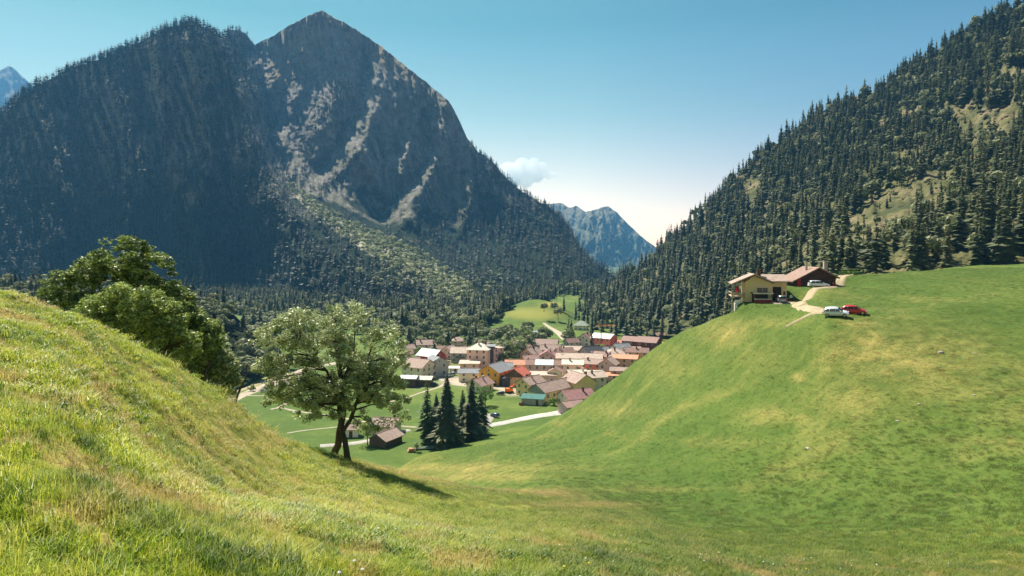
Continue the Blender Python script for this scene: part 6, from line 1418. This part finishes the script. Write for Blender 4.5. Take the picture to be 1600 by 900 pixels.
def grass_field(name, n, d0, d1, x0, x1, smin, smax, dens=None, weights=None, zs=1.0):
    # even over the ground between two distances
    d = np.sqrt(RNG.uniform(d0**2, d1**2, n)); px = RNG.uniform(x0, x1, n); x = (px-800)/F*d
    if dens is not None: k = RNG.random(n) < dens(px, d); d, px, x = d[k], px[k], x[k]
    z = ground_z(x, d)
    j = np.clip(np.searchsorted(GPX, px), 1, len(GPX)-1); dr = np.empty(len(x)); tl_ = np.empty(len(x))
    for jj in np.unique(j): s_ = j == jj; dr[s_] = np.interp(d[s_], RD[:, jj], dry[:, jj]); tl_[s_] = np.interp(d[s_], RD[:, jj], tall[:, jj])
    me = bpy.data.meshes.new(name); me.vertices.add(len(x)); me.vertices.foreach_set('co', np.stack([x, d, z], -1).astype(np.float32).ravel())
    w = np.array((weights or [1, 1, 1, .35, 1.3, .3, .5])); idx = RNG.choice(7, len(x), p=w/w.sum())
    clump = fbm(x/0.9, d/0.9, 3, 44); bare = fbm(x/1.7+9, d/1.7, 3, 144); thin = RNG.random(len(x)) < np.where(bare > .24, .75, 0)
    sc = RNG.uniform(smin, smax, len(x))*(1+0.55*clump)*np.where(thin, .35, 1)
    for nm, v in (('gidx', idx.astype(np.float32)), ('gs', sc.astype(np.float32)), ('grz', RNG.uniform(0, 6.283, len(x)).astype(np.float32)), ('gdry', np.clip(dr+RNG.normal(0, .12, len(x))+.8*thin, 0, 1).astype(np.float32)), ('gtall', np.clip(tl_+RNG.normal(0, .15, len(x))*(tl_ > .05), 0, 1).astype(np.float32)), ('gz', (sc*zs).astype(np.float32))):
        a = me.attributes.new(nm, 'FLOAT', 'POINT'); a.data.foreach_set('value', v)
    o = bpy.data.objects.new(name, me); COL.objects.link(o); tag(o, kind='stuff')
    ng = bpy.data.node_groups.new(name+'_scatter', 'GeometryNodeTree'); ng.interface.new_socket('Geometry', in_out='INPUT', socket_type='NodeSocketGeometry'); ng.interface.new_socket('Geometry', in_out='OUTPUT', socket_type='NodeSocketGeometry')
    gi = ng.nodes.new('NodeGroupInput'); go = ng.nodes.new('NodeGroupOutput'); ip = ng.nodes.new('GeometryNodeInstanceOnPoints'); ci = ng.nodes.new('GeometryNodeCollectionInfo')
    ci.inputs['Collection'].default_value = protoc; ci.inputs['Separate Children'].default_value = True; ci.inputs['Reset Children'].default_value = True; ip.inputs['Pick Instance'].default_value = True
    def at_(nm, typ='FLOAT'): a = ng.nodes.new('GeometryNodeInputNamedAttribute'); a.data_type = typ; a.inputs['Name'].default_value = nm; return a.outputs['Attribute']
    L = ng.links.new; fi = ng.nodes.new('FunctionNodeFloatToInt'); L(at_('gidx'), fi.inputs[0]); L(fi.outputs[0], ip.inputs['Instance Index'])
    cx = ng.nodes.new('ShaderNodeCombineXYZ'); L(at_('grz'), cx.inputs[2]); L(cx.outputs[0], ip.inputs['Rotation'])
    cs = ng.nodes.new('ShaderNodeCombineXYZ'); a = at_('gs'); L(a, cs.inputs[0]); L(a, cs.inputs[1]); L(at_('gz'), cs.inputs[2]); L(cs.outputs[0], ip.inputs['Scale'])
    L(gi.outputs[0], ip.inputs['Points']); L(ci.outputs[0], ip.inputs['Instance']); L(ip.outputs[0], go.inputs[0])
    o.modifiers.new('scatter', 'NODES').node_group = ng
    return o
front = lambda px, d: np.where((d < np.interp(px, GPX, GD[:, 3])*1.1) | (px > 860), 1.0, 0.25)*(1-sstep(48, 98, d+10*fbm(px/60, d/12, 2, 8)))*np.interp(d, [26, 60, 98], [.75, .9, 1])
farther = lambda px, d: sstep(46, 80, d)
grass_field('grass', 9000, 1.6, 9, -250, 1850, .42, .75)
grass_field('grass', 22000, 9, 26, -120, 1720, .7, 1.25, None, None, .62)
grass_field('grass', 52000, 26, 98, -60, 1660, 1.1, 2.0, front, [1, 1, .2, .4, 1.4, .1, 0], .55)
grass_field('grass', 62000, 46, 200, 560, 1660, .9, 1.5, farther, [1, .3, .2, .0, 2.6, 0, 0], .38)
# flowers dotted in the near grass
fl = MB(); RF = random.Random(5)
for i in range(150):
    px = RF.uniform(500, 1500); d = RF.uniform(3, 26); x = (px-800)/F*d; z = gz(x, d); h_ = RF.uniform(.16, .34); r_ = RF.uniform(.012, .022); k = RF.random(); mi = 0 if k < .6 else (1 if k < .9 else 2)
    fl.tube([(x, d, z-.02), (x+.01, d, z+h_)], [.002, .002], 3, 3, caps=False); a = RF.uniform(0, 6)
    fl.add([(x+r_*math.cos(a+t_*1.047), d+r_*math.sin(a+t_*1.047), z+h_+.006*(t_ % 2)) for t_ in range(6)]+[(x, d, z+h_+.016)], [(t_, (t_+1) % 6, 6) for t_ in range(6)], mi)
fo = fl.build('meadow_flowers', [paint((.8, .8, .76)), paint((.75, .60, .05)), paint((.62, .22, .18)), paint((.10, .18, .03))]); tag(fo, kind='stuff')
# ------------------------------------------------------------------ cloud beside the peak's flank
def cloud(label, puffs, dist, seed):
    """overlapping thin puffs of mist: light passes through them, their edges stay soft"""
    rng = np.random.default_rng(seed); S_ = dist/F; bm = bmesh.new(); c0 = puffs[0]; allp = []
    for (a, b_, r_, dy) in puffs:
        a = 800+(a-800)*1.0; r_ = r_*1.12; allp.append((a, b_, r_*.85, dy))
        for k in range(12):
            u = rng.normal(size=3); u /= np.linalg.norm(u); allp.append((a+u[0]*r_*.62, b_-abs(u[1])*r_*.5+r_*.12, r_*rng.uniform(.25, .5), dy+u[2]*r_*.5))
    for i, (a, b_, r_, dy) in enumerate(allp):
        g = bmesh.ops.create_icosphere(bm, subdivisions=3, radius=1.0)
        for v in g['verts']:
            c = v.co.copy(); k = 1+.16*float(noise2(c.x*2.2+i*3.1, c.y*2.2+c.z*1.7, seed))+.10*float(noise2(c.x*5+i, c.z*5+c.y*2, seed+4))
            v.co = Vector(((a-c0[0])*S_, dy*S_, (c0[1]-b_)*S_))+Vector((c.x*r_, c.y*r_, c.z*r_*.8))*S_*k
    me = bpy.data.meshes.new('cloud'); bm.to_mesh(me); bm.free()
    for p_ in me.polygons: p_.use_smooth = True
    o = bpy.data.objects.new('cloud', me); COL.objects.link(o); o.location = P(c0[0], c0[1], dist)
    rm = o.modifiers.new('one_body', 'REMESH'); rm.mode = 'VOXEL'; rm.voxel_size = 1.1*S_
    t = NT('cloud_mist'); v = t.n('VolumePrincipled'); v.inputs['Color'].default_value = (1, 1, 1, 1); v.inputs['Density'].default_value = .009; v.inputs['Anisotropy'].default_value = .0
    t.l(v.outputs[0], t.out.inputs['Volume']); me.materials.append(t.m)
    try: t.m.cycles.homogeneous_volume = True
    except Exception: pass
    return tag(o, label, 'cloud')
cloud('small bright white cloud beside the right flank of the big mountain', [(812,268,20,0),(795,266,18,6),(783,276,18,0),(800,284,16,-4),(830,263,15,4),(842,262,13,0),(838,277,12,0),(856,273,9,2),(868,274,7,0),(822,285,12,3),(816,255,12,0),(834,252,8,0),(874,275,4,0),(848,268,9,0),(824,274,15,0),(812,280,13,0),(838,270,12,0)], 7900, 1)
# ------------------------------------------------------------------ haze
hz = MB(); hz.box(-6500, 6500, -900, 7600, -67, 2300)
t = NT('haze_air'); t.t.nodes.remove(t.out); t.out = t.n('OutputMaterial')
vol = t.n('VolumePrincipled'); vol.inputs['Color'].default_value = (0.13, 0.38, 0.72, 1); vol.inputs['Density'].default_value = 0.000092
vol.inputs['Anisotropy'].default_value = 0.15
t.l(vol.outputs[0], t.out.inputs['Volume'])
try: t.m.cycles.homogeneous_volume = True
except Exception: pass
haze = hz.build('haze', [t.m]); tag(haze, kind='stuff')
haze.visible_shadow = True
